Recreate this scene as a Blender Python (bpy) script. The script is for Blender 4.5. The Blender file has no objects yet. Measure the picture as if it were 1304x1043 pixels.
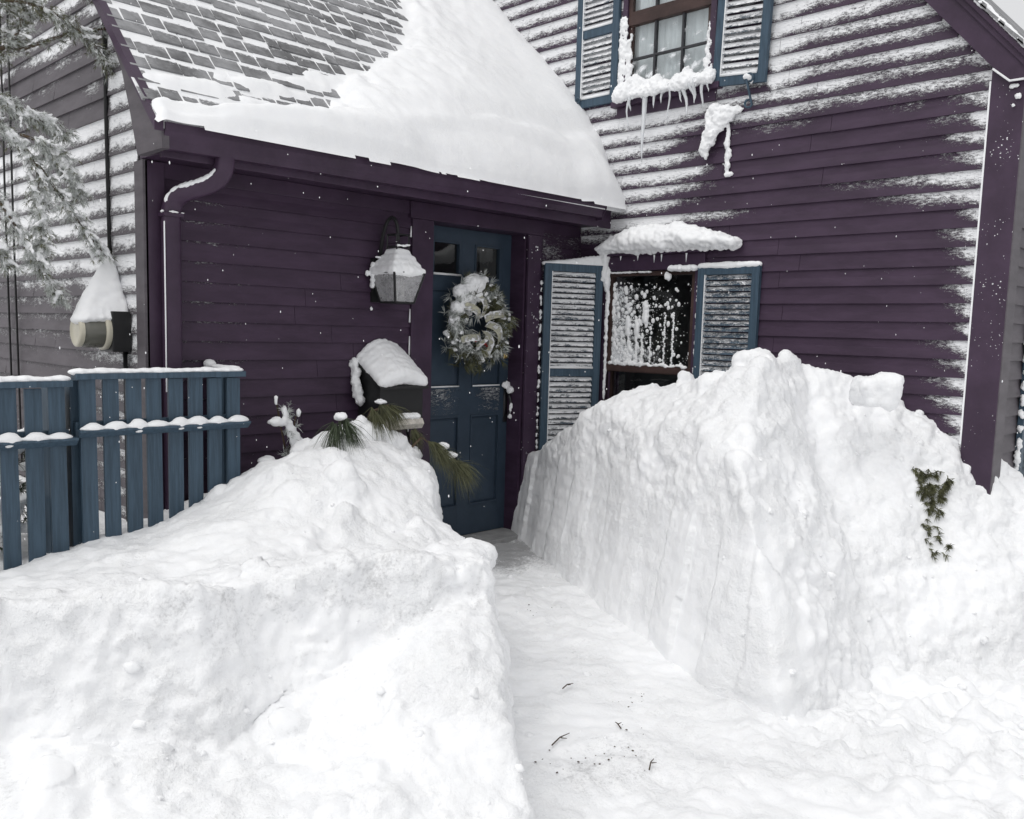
import bpy, bmesh, math, random
import numpy as np
from mathutils import Vector, Matrix
random.seed(7)
S = bpy.context.scene
COL = S.collection

# ------------------------------------------------------------------ camera
cam_d = bpy.data.cameras.new("camera"); cam = bpy.data.objects.new("camera", cam_d); COL.objects.link(cam)
R_ = Vector((0.7048, -0.7089, 0.0271)); F_ = Vector((0.7063, 0.6993, -0.1091))
F_.normalize(); R_ = (R_ - F_ * R_.dot(F_)).normalized(); U_ = R_.cross(F_)
cam.matrix_world = Matrix(((R_.x, U_.x, -F_.x, -5.2328), (R_.y, U_.y, -F_.y, -4.4085),
                           (R_.z, U_.z, -F_.z, 1.3513), (0, 0, 0, 1)))
cam_d.sensor_width = 36.0; cam_d.lens = 36.0 * 1131.7 / 1304
cam_d.shift_x = 0.00865; cam_d.shift_y = 0.01812
cam_d.clip_start = 0.05; cam_d.clip_end = 600
S.camera = cam

# ------------------------------------------------------------------ world, sun, exposure
SUN_EL, SUN_AZ = math.radians(60), math.radians(270)     # overcast: a wide, weak sun behind cloud, to the left
W = bpy.data.worlds.new("World"); S.world = W; W.use_nodes = True
wn, wl = W.node_tree.nodes, W.node_tree.links
bg = wn["Background"]
sky = wn.new("ShaderNodeTexSky"); sky.sky_type = 'NISHITA'; sky.sun_disc = False
sky.sun_elevation = SUN_EL; sky.sun_rotation = SUN_AZ; sky.air_density = 1.0; sky.dust_density = 4.0; sky.ozone_density = 1.0
hs = wn.new("ShaderNodeHueSaturation"); hs.inputs["Saturation"].default_value = 0.10
# the even cloud layer of an overcast day: brightest overhead, dimmer towards the horizon
tc = wn.new("ShaderNodeTexCoord"); sp = wn.new("ShaderNodeSeparateXYZ"); wl.new(tc.outputs["Generated"], sp.inputs[0])
mr = wn.new("ShaderNodeMapRange"); wl.new(sp.outputs["Z"], mr.inputs[0]); mr.inputs[3].default_value = 0.85; mr.inputs[4].default_value = 1.0
cl = wn.new("ShaderNodeMix"); cl.data_type = 'RGBA'; cl.blend_type = 'MULTIPLY'; cl.inputs[0].default_value = 1.0
cl.inputs[6].default_value = (8.2, 8.25, 8.4, 1); wl.new(mr.outputs[0], cl.inputs[7])
mixw = wn.new("ShaderNodeMix"); mixw.data_type = 'RGBA'; mixw.inputs[0].default_value = 0.75
wl.new(sky.outputs[0], hs.inputs["Color"]); wl.new(hs.outputs[0], mixw.inputs[6]); wl.new(cl.outputs[2], mixw.inputs[7]); wl.new(mixw.outputs[2], bg.inputs["Color"])
bg.inputs["Strength"].default_value = 0.10
sun_d = bpy.data.lights.new("sun", 'SUN'); sun = bpy.data.objects.new("sun", sun_d); COL.objects.link(sun)
sun_d.energy = 0.95; sun_d.angle = math.radians(50); sun_d.color = (1, 0.985, 0.96)
sdir = Vector((math.cos(SUN_EL) * math.sin(SUN_AZ), math.cos(SUN_EL) * math.cos(SUN_AZ), math.sin(SUN_EL)))
sun.rotation_euler = sdir.to_track_quat('Z', 'Y').to_euler()
S.view_settings.view_transform = 'Standard'; S.view_settings.look = 'None'
S.view_settings.exposure = 0.21; S.view_settings.gamma = 1.0
S.cycles.max_bounces = 9; S.cycles.diffuse_bounces = 7; S.cycles.transparent_max_bounces = 8

# ------------------------------------------------------------------ noise helpers
_rng = np.random.default_rng(3)
_perm = _rng.permutation(256); _perm = np.concatenate([_perm, _perm, _perm])
_grad = _rng.normal(size=(256, 3)); _grad /= np.linalg.norm(_grad, axis=1)[:, None]
def perlin(p):
    p = np.asarray(p, float); i = np.floor(p).astype(int); f = p - i; u = f * f * f * (f * (f * 6 - 15) + 10)
    out = np.zeros(len(p))
    for dx in (0, 1):
        for dy in (0, 1):
            for dz in (0, 1):
                h = _perm[_perm[_perm[(i[:, 0] + dx) & 255] + ((i[:, 1] + dy) & 255)] + ((i[:, 2] + dz) & 255)]
                d = (_grad[h] * (f - (dx, dy, dz))).sum(1)
                out += d * np.where(dx, u[:, 0], 1 - u[:, 0]) * np.where(dy, u[:, 1], 1 - u[:, 1]) * np.where(dz, u[:, 2], 1 - u[:, 2])
    return out * 1.6
def fbm(p, oct=4, gain=0.5):
    p = np.asarray(p, float); a = 1.0; s = np.zeros(len(p))
    for k in range(oct):
        s += a * perlin(p * 2 ** k + 17.3 * k); a *= gain
    return s
def cells(p):                                   # distance to the nearest jittered lattice point
    p = np.asarray(p, float); i = np.floor(p).astype(int); best = np.full(len(p), 9.0)
    for dx in (-1, 0, 1):
        for dy in (-1, 0, 1):
            for dz in (-1, 0, 1):
                c = i + (dx, dy, dz)
                h = _perm[_perm[_perm[c[:, 0] & 255] + (c[:, 1] & 255)] + (c[:, 2] & 255)]
                q = c + 0.5 + 0.4 * _grad[h]
                best = np.minimum(best, ((p - q) ** 2).sum(1))
    return np.sqrt(best)
def sstep(a, b, x):
    t = np.clip((np.asarray(x, float) - a) / (b - a), 0, 1); return t * t * (3 - 2 * t)

# ------------------------------------------------------------------ materials
MATS = {}
def newmat(name):
    m = bpy.data.materials.new(name); m.use_nodes = True; MATS[name] = m
    nt = m.node_tree; return m, nt.nodes, nt.links, nt.nodes["Principled BSDF"]
def N(n, t, **k):
    o = n.new(t)
    for a, b in k.items(): setattr(o, a, b)
    return o
def noise(n, l, scale, detail=3, rough=0.6, vec=None, dist=0.0):
    t = N(n, "ShaderNodeTexNoise"); t.inputs["Scale"].default_value = scale; t.inputs["Detail"].default_value = detail
    t.inputs["Roughness"].default_value = rough; t.inputs["Distortion"].default_value = dist
    if vec is not None: l.new(vec, t.inputs["Vector"])
    return t.outputs["Fac"]
def math_(n, l, op, a, b=None, c=None, clamp=False):
    m = N(n, "ShaderNodeMath", operation=op, use_clamp=clamp)
    for k, v in enumerate((a, b, c)):
        if v is None: continue
        if isinstance(v, (int, float)): m.inputs[k].default_value = v
        else: l.new(v, m.inputs[k])
    return m.outputs[0]
def ramp(n, l, fac, a, b, ca=(0, 0, 0, 1), cb=(1, 1, 1, 1)):
    r = N(n, "ShaderNodeMapRange"); r.interpolation_type = 'SMOOTHSTEP'
    l.new(fac, r.inputs[0]); r.inputs[1].default_value = a; r.inputs[2].default_value = b
    return r.outputs[0]
def mixc(n, l, fac, a, b):
    m = N(n, "ShaderNodeMix", data_type='RGBA')
    if isinstance(fac, (int, float)): m.inputs[0].default_value = fac
    else: l.new(fac, m.inputs[0])
    for k, v in ((6, a), (7, b)):
        if isinstance(v, tuple): m.inputs[k].default_value = (*v, 1)
        else: l.new(v, m.inputs[k])
    return m.outputs[2]
SNOW = (0.865, 0.872, 0.884)
def snow_mat(name, dirt=0.0, bump=1.0, fine=1.0):
    m, n, l, p = newmat(name)
    pos = N(n, "ShaderNodeNewGeometry").outputs["Position"]
    n1 = noise(n, l, 16, 4, 0.6, pos); n2 = noise(n, l, 75, 3, 0.6, pos); n3 = noise(n, l, 300, 2, 0.6, pos)
    hgt = math_(n, l, 'ADD', math_(n, l, 'MULTIPLY', n1, 0.020 * bump), math_(n, l, 'ADD', math_(n, l, 'MULTIPLY', n2, 0.007 * bump), math_(n, l, 'MULTIPLY', n3, 0.0022 * fine)))
    hgt = math_(n, l, 'MULTIPLY', hgt, math_(n, l, 'ADD', math_(n, l, 'MULTIPLY', ramp(n, l, noise(n, l, 2.6, 3, 0.6, pos), 0.35, 0.68), 0.85), 0.15))
    b = N(n, "ShaderNodeBump"); b.inputs["Distance"].default_value = 1.0; b.inputs["Strength"].default_value = 1.0
    l.new(hgt, b.inputs["Height"]); l.new(b.outputs[0], p.inputs["Normal"])
    col = mixc(n, l, ramp(n, l, n1, 0.35, 0.7), SNOW, (0.89, 0.894, 0.90))
    if dirt:
        at = N(n, "ShaderNodeAttribute", attribute_name="dirt").outputs["Fac"]
        d1 = noise(n, l, 9, 5, 0.7, pos); d2 = noise(n, l, 60, 4, 0.75, pos)
        f = math_(n, l, 'ADD', math_(n, l, 'MULTIPLY', d1, 0.5), math_(n, l, 'MULTIPLY', d2, 0.5))
        f = math_(n, l, 'ADD', f, math_(n, l, 'MULTIPLY', at, 0.25))
        f = math_(n, l, 'MULTIPLY', ramp(n, l, f, 0.62, 0.82), at)
        col = mixc(n, l, math_(n, l, 'MULTIPLY', f, dirt), col, (0.40, 0.40, 0.405))
    l.new(col, p.inputs["Base Color"])
    p.inputs["Roughness"].default_value = 0.75; p.inputs["Specular IOR Level"].default_value = 0.25
    return m
snow_mat("snow"); snow_mat("snow_fine", bump=0.25, fine=0.8); snow_mat("snow_dirty", dirt=1.0, bump=0.9)
def rime_mat(name, base, rough=0.55, grain=105, specks=0.0, wood=0.10, stretch=(0.32, 0.32, 1.0), grainv=(1, 1, 1)):
    """paint with wind-blown snow stuck on it; coverage comes from the mesh attribute 'snow'"""
    m, n, l, p = newmat(name)
    pos = N(n, "ShaderNodeNewGeometry").outputs["Position"]
    at = N(n, "ShaderNodeAttribute", attribute_name="snow").outputs["Fac"]
    mp = N(n, "ShaderNodeMapping"); mp.inputs["Scale"].default_value = stretch; l.new(pos, mp.inputs["Vector"])
    n1 = noise(n, l, grain, 2, 0.6, mp.outputs[0]); n2 = noise(n, l, grain * 3.6, 2, 0.6, mp.outputs[0])
    n0 = noise(n, l, grain * 0.22, 3, 0.65, mp.outputs[0])
    s = math_(n, l, 'ADD', math_(n, l, 'MULTIPLY', math_(n, l, 'SUBTRACT', n1, 0.5), 1.0),
              math_(n, l, 'ADD', math_(n, l, 'MULTIPLY', math_(n, l, 'SUBTRACT', n2, 0.5), 1.05), math_(n, l, 'MULTIPLY', math_(n, l, 'SUBTRACT', n0, 0.5), 0.75)))
    fac = ramp(n, l, math_(n, l, 'ADD', s, at), 0.34, 0.78)
    fac = math_(n, l, 'MULTIPLY', fac, ramp(n, l, at, 0.005, 0.06))
    if specks:
        v = N(n, "ShaderNodeTexVoronoi", feature='F1'); v.inputs["Scale"].default_value = 55; l.new(pos, v.inputs["Vector"])
        sz = noise(n, l, 5, 3, 0.7, pos)
        th = math_(n, l, 'MULTIPLY', ramp(n, l, sz, 0.36, 0.7), 0.42 * specks)
        sx = N(n, "ShaderNodeSeparateColor"); l.new(v.outputs["Color"], sx.inputs[0]); wv = noise(n, l, 110, 2, 0.6, pos)
        th = math_(n, l, 'MULTIPLY', math_(n, l, 'MULTIPLY', th, math_(n, l, 'POWER', sx.outputs[0], 2.2)), math_(n, l, 'MULTIPLY', wv, 2.2))
        sp = math_(n, l, 'LESS_THAN', v.outputs["Distance"], th)
        fac = math_(n, l, 'MAXIMUM', fac, sp)
    mg = N(n, "ShaderNodeMapping"); mg.inputs["Scale"].default_value = grainv; l.new(pos, mg.inputs["Vector"])
    w1 = noise(n, l, 3.0, 6, 0.7, mg.outputs[0])
    dark = tuple(c * (1 - wood * 2.0) for c in base); lite = tuple(min(1, c * (1 + wood * 2.4) + 0.004) for c in base)
    paint = mixc(n, l, ramp(n, l, w1, 0.3, 0.7), dark, lite)
    sn = mixc(n, l, n1, (0.80, 0.81, 0.83), (0.90, 0.90, 0.91))
    l.new(mixc(n, l, fac, paint, sn), p.inputs["Base Color"])
    rr = N(n, "ShaderNodeMapRange"); l.new(fac, rr.inputs[0]); rr.inputs[3].default_value = rough; rr.inputs[4].default_value = 0.85
    l.new(rr.outputs[0], p.inputs["Roughness"])
    b = N(n, "ShaderNodeBump"); b.inputs["Distance"].default_value = 0.012; b.inputs["Strength"].default_value = 0.9
    hh = math_(n, l, 'MULTIPLY', fac, math_(n, l, 'ADD', n1, 0.3)); hh = math_(n, l, 'ADD', hh, math_(n, l, 'MULTIPLY', noise(n, l, 120, 3, 0.7, pos), 0.03))
    l.new(hh, b.inputs["Height"]); l.new(b.outputs[0], p.inputs["Normal"])
    p.inputs["Specular IOR Level"].default_value = 0.35
    return m
PURPLE = (0.042, 0.0225, 0.046)
BLUE = (0.042, 0.073, 0.106)
rime_mat("purple_siding", PURPLE, grainv=(1, 1, 4), wood=.09)
rime_mat("end_siding", (0.088, 0.078, 0.088), grain=85, grainv=(1, 1, 4), wood=.09)
rime_mat("purple_trim", PURPLE, rough=0.45, specks=0.0)
rime_mat("purple_trim_flecked", (0.046, 0.026, 0.050), rough=0.45, specks=1.0)
rime_mat("blue_paint", BLUE, rough=0.5, wood=0.11, grainv=(22, 22, 1.2))
rime_mat("door_paint", (0.032, 0.050, 0.075), rough=0.4, wood=0.06)  # the fence and shutter blue, darkened: the doorway's shade is put into the colour
rime_mat("slat_paint", BLUE, rough=0.5, grain=70)
rime_mat("shingle_grit", (0.215, 0.216, 0.222), rough=0.9, grain=45, wood=0.25)
rime_mat("black_metal", (0.012, 0.012, 0.013), rough=0.45)
rime_mat("brown_wood", (0.045, 0.025, 0.022), rough=0.6, wood=0.2)
rime_mat("bark", (0.085, 0.060, 0.040), rough=0.9, grain=90, wood=0.3)
def plain(name, col, rough=0.5, metal=0.0, trans=0.0, spec=0.5, var=0.1, scale=8):
    m, n, l, p = newmat(name); pos = N(n, "ShaderNodeNewGeometry").outputs["Position"]
    f = noise(n, l, scale, 4, 0.65, pos)
    l.new(mixc(n, l, ramp(n, l, f, 0.3, 0.7), tuple(c * (1 - var) for c in col), tuple(min(1, c * (1 + var)) for c in col)), p.inputs["Base Color"])
    p.inputs["Roughness"].default_value = rough; p.inputs["Metallic"].default_value = metal
    p.inputs["Transmission Weight"].default_value = trans; p.inputs["Specular IOR Level"].default_value = spec
    return m
plain("brass", (0.75, 0.55, 0.22), 0.3, 1.0); plain("iron", (0.05, 0.05, 0.055), 0.5, 0.6)
plain("cream_plastic", (0.55, 0.52, 0.42), 0.35); plain("smoked_glass", (0.20, 0.20, 0.17), 0.15, trans=0.5)
plain("candle_white", (0.85, 0.84, 0.80), 0.5); plain("newsprint", (0.52, 0.49, 0.44), 0.8, var=0.2, scale=40)
plain("needles", (0.095, 0.098, 0.048), 0.6, var=0.4, scale=25); plain("needles_dark", (0.045, 0.062, 0.032), 0.6, var=0.4, scale=25)
plain("needles_frost", (0.46, 0.48, 0.46), 0.7, var=0.45, scale=30)
plain("berry", (0.40, 0.03, 0.025), 0.35); plain("concrete", (0.30, 0.30, 0.30), 0.8, var=0.2)
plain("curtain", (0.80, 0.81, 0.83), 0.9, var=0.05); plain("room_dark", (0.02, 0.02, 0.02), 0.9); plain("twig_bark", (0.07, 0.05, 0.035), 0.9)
rime_mat("ribbon_cloth", (0.44, 0.43, 0.33), rough=0.8, grain=80)
plain("ice", (0.86, 0.88, 0.90), 0.15, trans=0.35, var=0.03)
def glass_mat():
    m, n, l, p = newmat("window_glass"); out = n["Material Output"]; n.remove(p)
    t = N(n, "ShaderNodeBsdfTransparent"); t.inputs[0].default_value = (0.90, 0.92, 0.92, 1)
    g = N(n, "ShaderNodeBsdfGlossy"); g.inputs["Roughness"].default_value = 0.03
    b = N(n, "ShaderNodeBump"); b.inputs["Distance"].default_value = 0.002; b.inputs["Strength"].default_value = 0.4
    pos = N(n, "ShaderNodeNewGeometry").outputs["Position"]; l.new(noise(n, l, 6, 2, 0.5, pos), b.inputs["Height"]); l.new(b.outputs[0], g.inputs["Normal"])
    fr = N(n, "ShaderNodeFresnel"); fr.inputs[0].default_value = 1.6
    mx = N(n, "ShaderNodeMixShader"); bf = N(n, "ShaderNodeNewGeometry").outputs["Backfacing"]; l.new(math_(n, l, 'MULTIPLY', fr.outputs[0], math_(n, l, 'SUBTRACT', 1.0, bf)), mx.inputs[0]); l.new(t.outputs[0], mx.inputs[1]); l.new(g.outputs[0], mx.inputs[2])
    l.new(mx.outputs[0], out.inputs[0])
glass_mat()
def veil_mat(name, col, lo, hi, scale, attr=True, rough=.4):
    """thin sheet that is partly see-through: frost on a pane, grey lantern glass"""
    m, n, l, p = newmat(name); out = n["Material Output"]; pos = N(n, "ShaderNodeNewGeometry").outputs["Position"]
    t = N(n, "ShaderNodeBsdfTransparent"); mx = N(n, "ShaderNodeMixShader")
    f = math_(n, l, 'ADD', math_(n, l, 'MULTIPLY', noise(n, l, scale, 4, .7, pos), .6), math_(n, l, 'MULTIPLY', noise(n, l, scale * 4.5, 3, .7, pos), .4))
    if attr:
        at = N(n, "ShaderNodeAttribute", attribute_name="snow").outputs["Fac"]; f = math_(n, l, 'ADD', f, math_(n, l, 'SUBTRACT', at, .5))
    l.new(ramp(n, l, f, lo, hi), mx.inputs[0]); p.inputs["Base Color"].default_value = (*col, 1); p.inputs["Roughness"].default_value = rough
    l.new(t.outputs[0], mx.inputs[1]); l.new(p.outputs[0], mx.inputs[2]); l.new(mx.outputs[0], out.inputs[0])
veil_mat("pane_frost", (.82, .84, .86), .42, .66, 34); veil_mat("lantern_pane", (.50, .50, .51), .05, 1.0, 12, False, .25)

# ------------------------------------------------------------------ mesh helpers
def link(name, me, mat=None, parent=None, smooth=False):
    if mat: 
        if not me.materials: me.materials.append(MATS[mat])
    if smooth: me.polygons.foreach_set("use_smooth", [True] * len(me.polygons))
    o = bpy.data.objects.new(name, me); COL.objects.link(o)
    if parent: o.parent = parent; o.matrix_parent_inverse = parent.matrix_world.inverted()
    return o
def tag(o, label=None, cat=None, group=None, kind=None):
    if label: o["label"] = label
    if cat: o["category"] = cat
    if group: o["group"] = group
    if kind: o["kind"] = kind
    return o
def empty(name, loc=(0, 0, 0)):
    o = bpy.data.objects.new(name, None); COL.objects.link(o); o.location = loc; o.empty_display_size = 0.1
    o.matrix_world = Matrix.Translation(loc); return o
class MB:
    def __init__(s): s.v = []; s.f = []; s.a = []
    def add(s, vs, fs, snow=0.0):
        k = len(s.v); s.v += [tuple(v) for v in vs]; s.f += [tuple(i + k for i in f) for f in fs]
        s.a += ([snow] * len(vs) if isinstance(snow, (int, float)) else list(snow)); return s
    def box(s, a, b, snow=0.0, top=None, bev=0.0):
        (x0, y0, z0), (x1, y1, z1) = a, b
        x0, x1 = min(x0, x1), max(x0, x1); y0, y1 = min(y0, y1), max(y0, y1); z0, z1 = min(z0, z1), max(z0, z1)
        vs = [(x0, y0, z0), (x1, y0, z0), (x1, y1, z0), (x0, y1, z0), (x0, y0, z1), (x1, y0, z1), (x1, y1, z1), (x0, y1, z1)]
        return s.add(vs, [(3, 2, 1, 0), (4, 5, 6, 7), (0, 1, 5, 4), (1, 2, 6, 5), (2, 3, 7, 6), (3, 0, 4, 7)], snow)
    def prism(s, poly, axis, c0, c1, snow=0.0):
        """poly of 2-D points extruded along axis 0/1/2 from c0 to c1"""
        def P3(p, c): return (c, p[0], p[1]) if axis == 0 else ((p[0], c, p[1]) if axis == 1 else (p[0], p[1], c))
        n = len(poly); vs = [P3(p, c0) for p in poly] + [P3(p, c1) for p in poly]
        fs = [tuple(range(n)), tuple(range(2 * n - 1, n - 1, -1))] + [(i, n + i, n + (i + 1) % n, (i + 1) % n) for i in range(n)]
        return s.add(vs, fs, snow)
    def tube(s, pts, rad, seg=8, snow=0.0, cap=True):
        pts = [Vector(p) for p in pts]; rads = rad if isinstance(rad, (list, tuple)) else [rad] * len(pts)
        vs = []; up = None
        for i, p in enumerate(pts):
            t = (pts[min(i + 1, len(pts) - 1)] - pts[max(i - 1, 0)]).normalized()
            if up is None: up = t.orthogonal().normalized()
            up = (up - t * up.dot(t)); up = up.normalized() if up.length > 1e-6 else t.orthogonal().normalized()
            w = t.cross(up)
            vs += [tuple(p + (up * math.cos(6.28318 * k / seg) + w * math.sin(6.28318 * k / seg)) * rads[i]) for k in range(seg)]
        fs = [(i * seg + k, i * seg + (k + 1) % seg, (i + 1) * seg + (k + 1) % seg, (i + 1) * seg + k) for i in range(len(pts) - 1) for k in range(seg)]
        if cap: fs += [tuple(range(seg - 1, -1, -1)), tuple(range((len(pts) - 1) * seg, len(pts) * seg))]
        return s.add(vs, fs, snow)
    def ell(s, c, r, sub=2, snow=0.0):
        vs, fs = ICO[sub]; return s.add([(c[0] + v[0] * r[0], c[1] + v[1] * r[1], c[2] + v[2] * r[2]) for v in vs], fs, snow)
    def mesh(s, name):
        me = bpy.data.meshes.new(name); me.from_pydata(s.v, [], s.f)
        if any(s.a):
            at = me.attributes.new("snow", 'FLOAT', 'POINT'); at.data.foreach_set("value", s.a)
        bm = bmesh.new(); bm.from_mesh(me); bmesh.ops.recalc_face_normals(bm, faces=bm.faces); bm.to_mesh(me); bm.free()
        return me
    def build(s, name, mat, parent=None, smooth=False, bevel=0.0):
        me = s.mesh(name)
        if bevel:
            bm = bmesh.new(); bm.from_mesh(me)
            bmesh.ops.bevel(bm, geom=bm.edges[:], offset=bevel, segments=2, affect='EDGES', profile=0.6); bm.to_mesh(me); bm.free()
        return link(name, me, mat, parent, smooth)
ICO = {}
for _s in (1, 2, 3):
    _b = bmesh.new(); bmesh.ops.create_icosphere(_b, subdivisions=_s, radius=1.0)
    ICO[_s] = ([tuple(v.co) for v in _b.verts], [tuple(v.index for v in f.verts) for f in _b.faces]); _b.free()
def from_np(name, v, f):
    me = bpy.data.meshes.new(name); v = np.asarray(v, np.float32); f = np.asarray(f, np.int32); k = f.shape[1]
    me.vertices.add(len(v)); me.vertices.foreach_set("co", v.ravel())
    me.loops.add(f.size); me.loops.foreach_set("vertex_index", f.ravel())
    me.polygons.add(len(f)); me.polygons.foreach_set("loop_start", np.arange(0, f.size, k, dtype=np.int32))
    me.update(); me.validate(); return me
def get_vn(me):
    n = len(me.vertices); v = np.empty(n * 3, np.float32); me.vertices.foreach_get("co", v)
    nn = np.empty(n * 3, np.float32); me.vertex_normals.foreach_get("vector", nn)
    return v.reshape(-1, 3).astype(float), nn.reshape(-1, 3).astype(float)
TMP = bpy.data.scenes.new("remesh_scratch")
def remesh(me, voxel, smooth=0):
    o = bpy.data.objects.new("remesh_tmp", me); TMP.collection.objects.link(o)
    md = o.modifiers.new("r", 'REMESH'); md.mode = 'VOXEL'; md.voxel_size = voxel; md.use_smooth_shade = True
    if smooth:
        m2 = o.modifiers.new("s", 'SMOOTH'); m2.factor = .5; m2.iterations = smooth
    with bpy.context.temp_override(scene=TMP, view_layer=TMP.view_layers[0]):
        dg = bpy.context.evaluated_depsgraph_get()
    out = bpy.data.meshes.new_from_object(o.evaluated_get(dg)); bpy.data.objects.remove(o); bpy.data.meshes.remove(me)
    return out
def displace(me, fn):
    v, n = get_vn(me); d = fn(v, n); v = v + n * d[:, None]
    me.vertices.foreach_set("co", v.astype(np.float32).ravel()); me.update()
def float_attr(me, name, vals):
    a = me.attributes.new(name, 'FLOAT', 'POINT'); a.data.foreach_set("value", np.asarray(vals, np.float32))
def blob(name, parts, voxel=0.010, amp=0.008, freq=14, mat="snow_fine", parent=None, lump=0.0, lf=30, smooth=6):
    """one lump of snow: ellipsoids / boxes fused by a voxel remesh, then roughened"""
    m = MB()
    for p in parts:
        if p[0] == 'b': m.box(p[1], p[2])
        else: m.ell(p[0:3], p[3:6], 2)
    me = remesh(m.mesh(name), voxel, smooth)
    def fn(v, n):
        d = amp * fbm(v * freq, 3)
        d = d + amp * .5 * fbm(v * freq * 3.1 + 9, 2)
        if lump: d = d + lump * (0.55 - cells(v * lf + .4 * fbm(v * lf * .5, 2)[:, None]))
        return d
    displace(me, fn)
    if me.materials: me.materials.clear()
    return link(name, me, mat, parent, True)

def tps(pts):
    P = np.array(pts, float); n = len(P)
    d = np.sqrt(((P[:, None, :2] - P[None, :, :2]) ** 2).sum(-1)) + 1e-9
    K = d * d * np.log(d); K[np.arange(n), np.arange(n)] = 0.02
    A = np.zeros((n + 3, n + 3)); A[:n, :n] = K; A[:n, n] = 1; A[:n, n + 1:] = P[:, :2]; A[n, :n] = 1; A[n + 1:, :n] = P[:, :2].T
    w = np.linalg.solve(A, np.concatenate([P[:, 2], np.zeros(3)]))
    def ev(X, Y):
        out = np.full(X.shape, w[n]) + w[n + 1] * X + w[n + 2] * Y
        for k in range(n):
            r = np.hypot(X - P[k, 0], Y - P[k, 1]) + 1e-9; out = out + w[k] * r * r * np.log(r)
        return out
    return ev
def smin(a, b, k):
    h = np.clip(0.5 + 0.5 * (b - a) / k, 0, 1); return b * (1 - h) + a * h - k * h * (1 - h)

# ================================================================== THE SETTING: snow-covered ground
def ground_z(X, Y):
    z = -0.125 + 0.045 * np.clip(Y, -2.6, 0.0)
    raised = sstep(-3.0, -3.35, X) * sstep(-0.55, -0.30, Y)          # untouched snow behind the fence
    z = z + raised * (0.42 - 0.0 * X)
    return z
def build_ground():
    fx = np.concatenate([[-80, -40, -22, -13, -9, -7], np.arange(-5.6, 2.2, 0.016), [2.6, 3.5, 5, 9, 16, 30, 60, 80]])
    fy = np.concatenate([[-80, -40, -22, -13, -9, -7, -6], np.arange(-5.2, 0.24, 0.016), [0.4, 0.7, 1.1, 1.6, 2.2, 3, 4.5, 8, 16, 30, 60, 80]])
    X, Y = np.meshgrid(fx, fy, indexing='ij'); Z = ground_z(X, Y)
    p = np.stack([X.ravel(), Y.ravel(), np.zeros(X.size)], 1)
    near = (sstep(-7, -5.4, X) * sstep(3, 2.0, X) * sstep(-6.5, -5.0, Y)).ravel()
    # trodden path: scraped along its length; loose rubble to the right of the cut bank and in front
    rub = (sstep(-2.5, -1.6, X) * sstep(-2.6, -3.0, Y)).ravel() * near
    rub = np.clip(rub + 0.25 * sstep(-2.0, -2.7, Y).ravel() * near + .30 * sstep(.05, .5, fbm(p * 1.6 + 20, 2)) * near, 0, 1)
    ax = np.stack([(X + 0.95 * Y).ravel() * 7.0, (X * 0.9 - Y).ravel() * 2.0, np.zeros(X.size)], 1)
    d = 0.018 * fbm(p * 2.3, 3) + 0.008 * fbm(ax, 4, 0.6) * (1 - rub) + 0.006 * fbm(p * 14, 3) - .009 * sstep(.42, .20, cells(p * (2.6, 2.6, 1) + 4)) * (1 - rub)
    cl = np.clip(0.62 - cells(p * 6.5 + 0.15 * fbm(p * 9, 2)[:, None]), 0, 1) * 0.055 + np.clip(0.6 - cells(p * 15 + 3), 0, 1) * 0.026 + np.abs(fbm(p * 7, 3)) * .022
    d = d + rub * (cl * 1.7 + 0.045 * fbm(p * 3.2, 4, 0.62))
    Z = Z + (d * near).reshape(X.shape)
    nx, ny = len(fx), len(fy); idx = np.arange(nx * ny).reshape(nx, ny)
    f = np.stack([idx[:-1, :-1], idx[1:, :-1], idx[1:, 1:], idx[:-1, 1:]], -1).reshape(-1, 4)
    me = from_np("snow_ground", np.stack([X.ravel(), Y.ravel(), Z.ravel()], 1), f)
    # grit shows through the trodden path only (shovel scrapes)
    dx = X + 1.45 - 0.62 * (Y + 1.2)
    dirt = sstep(0.75, 0.2, np.abs(dx - 0.0)) * sstep(-4.0, -3.2, Y) * sstep(0.3, 0.1, Y) * 0.75
    door = sstep(0.95, 0.15, np.hypot(X + 1.1, Y + 0.15)) * 1.3
    spot = sstep(0.55, 0.1, np.hypot((X + 2.70) / 1.1, (Y + 2.50) / 0.7)) * 0.62
    float_attr(me, "dirt", np.clip(np.maximum(dirt * 0.5, np.maximum(door, spot)), 0, 1.3).ravel())
    o = link("snow_ground", me, "snow_dirty", None, True); o["kind"] = "structure"
build_ground()

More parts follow.
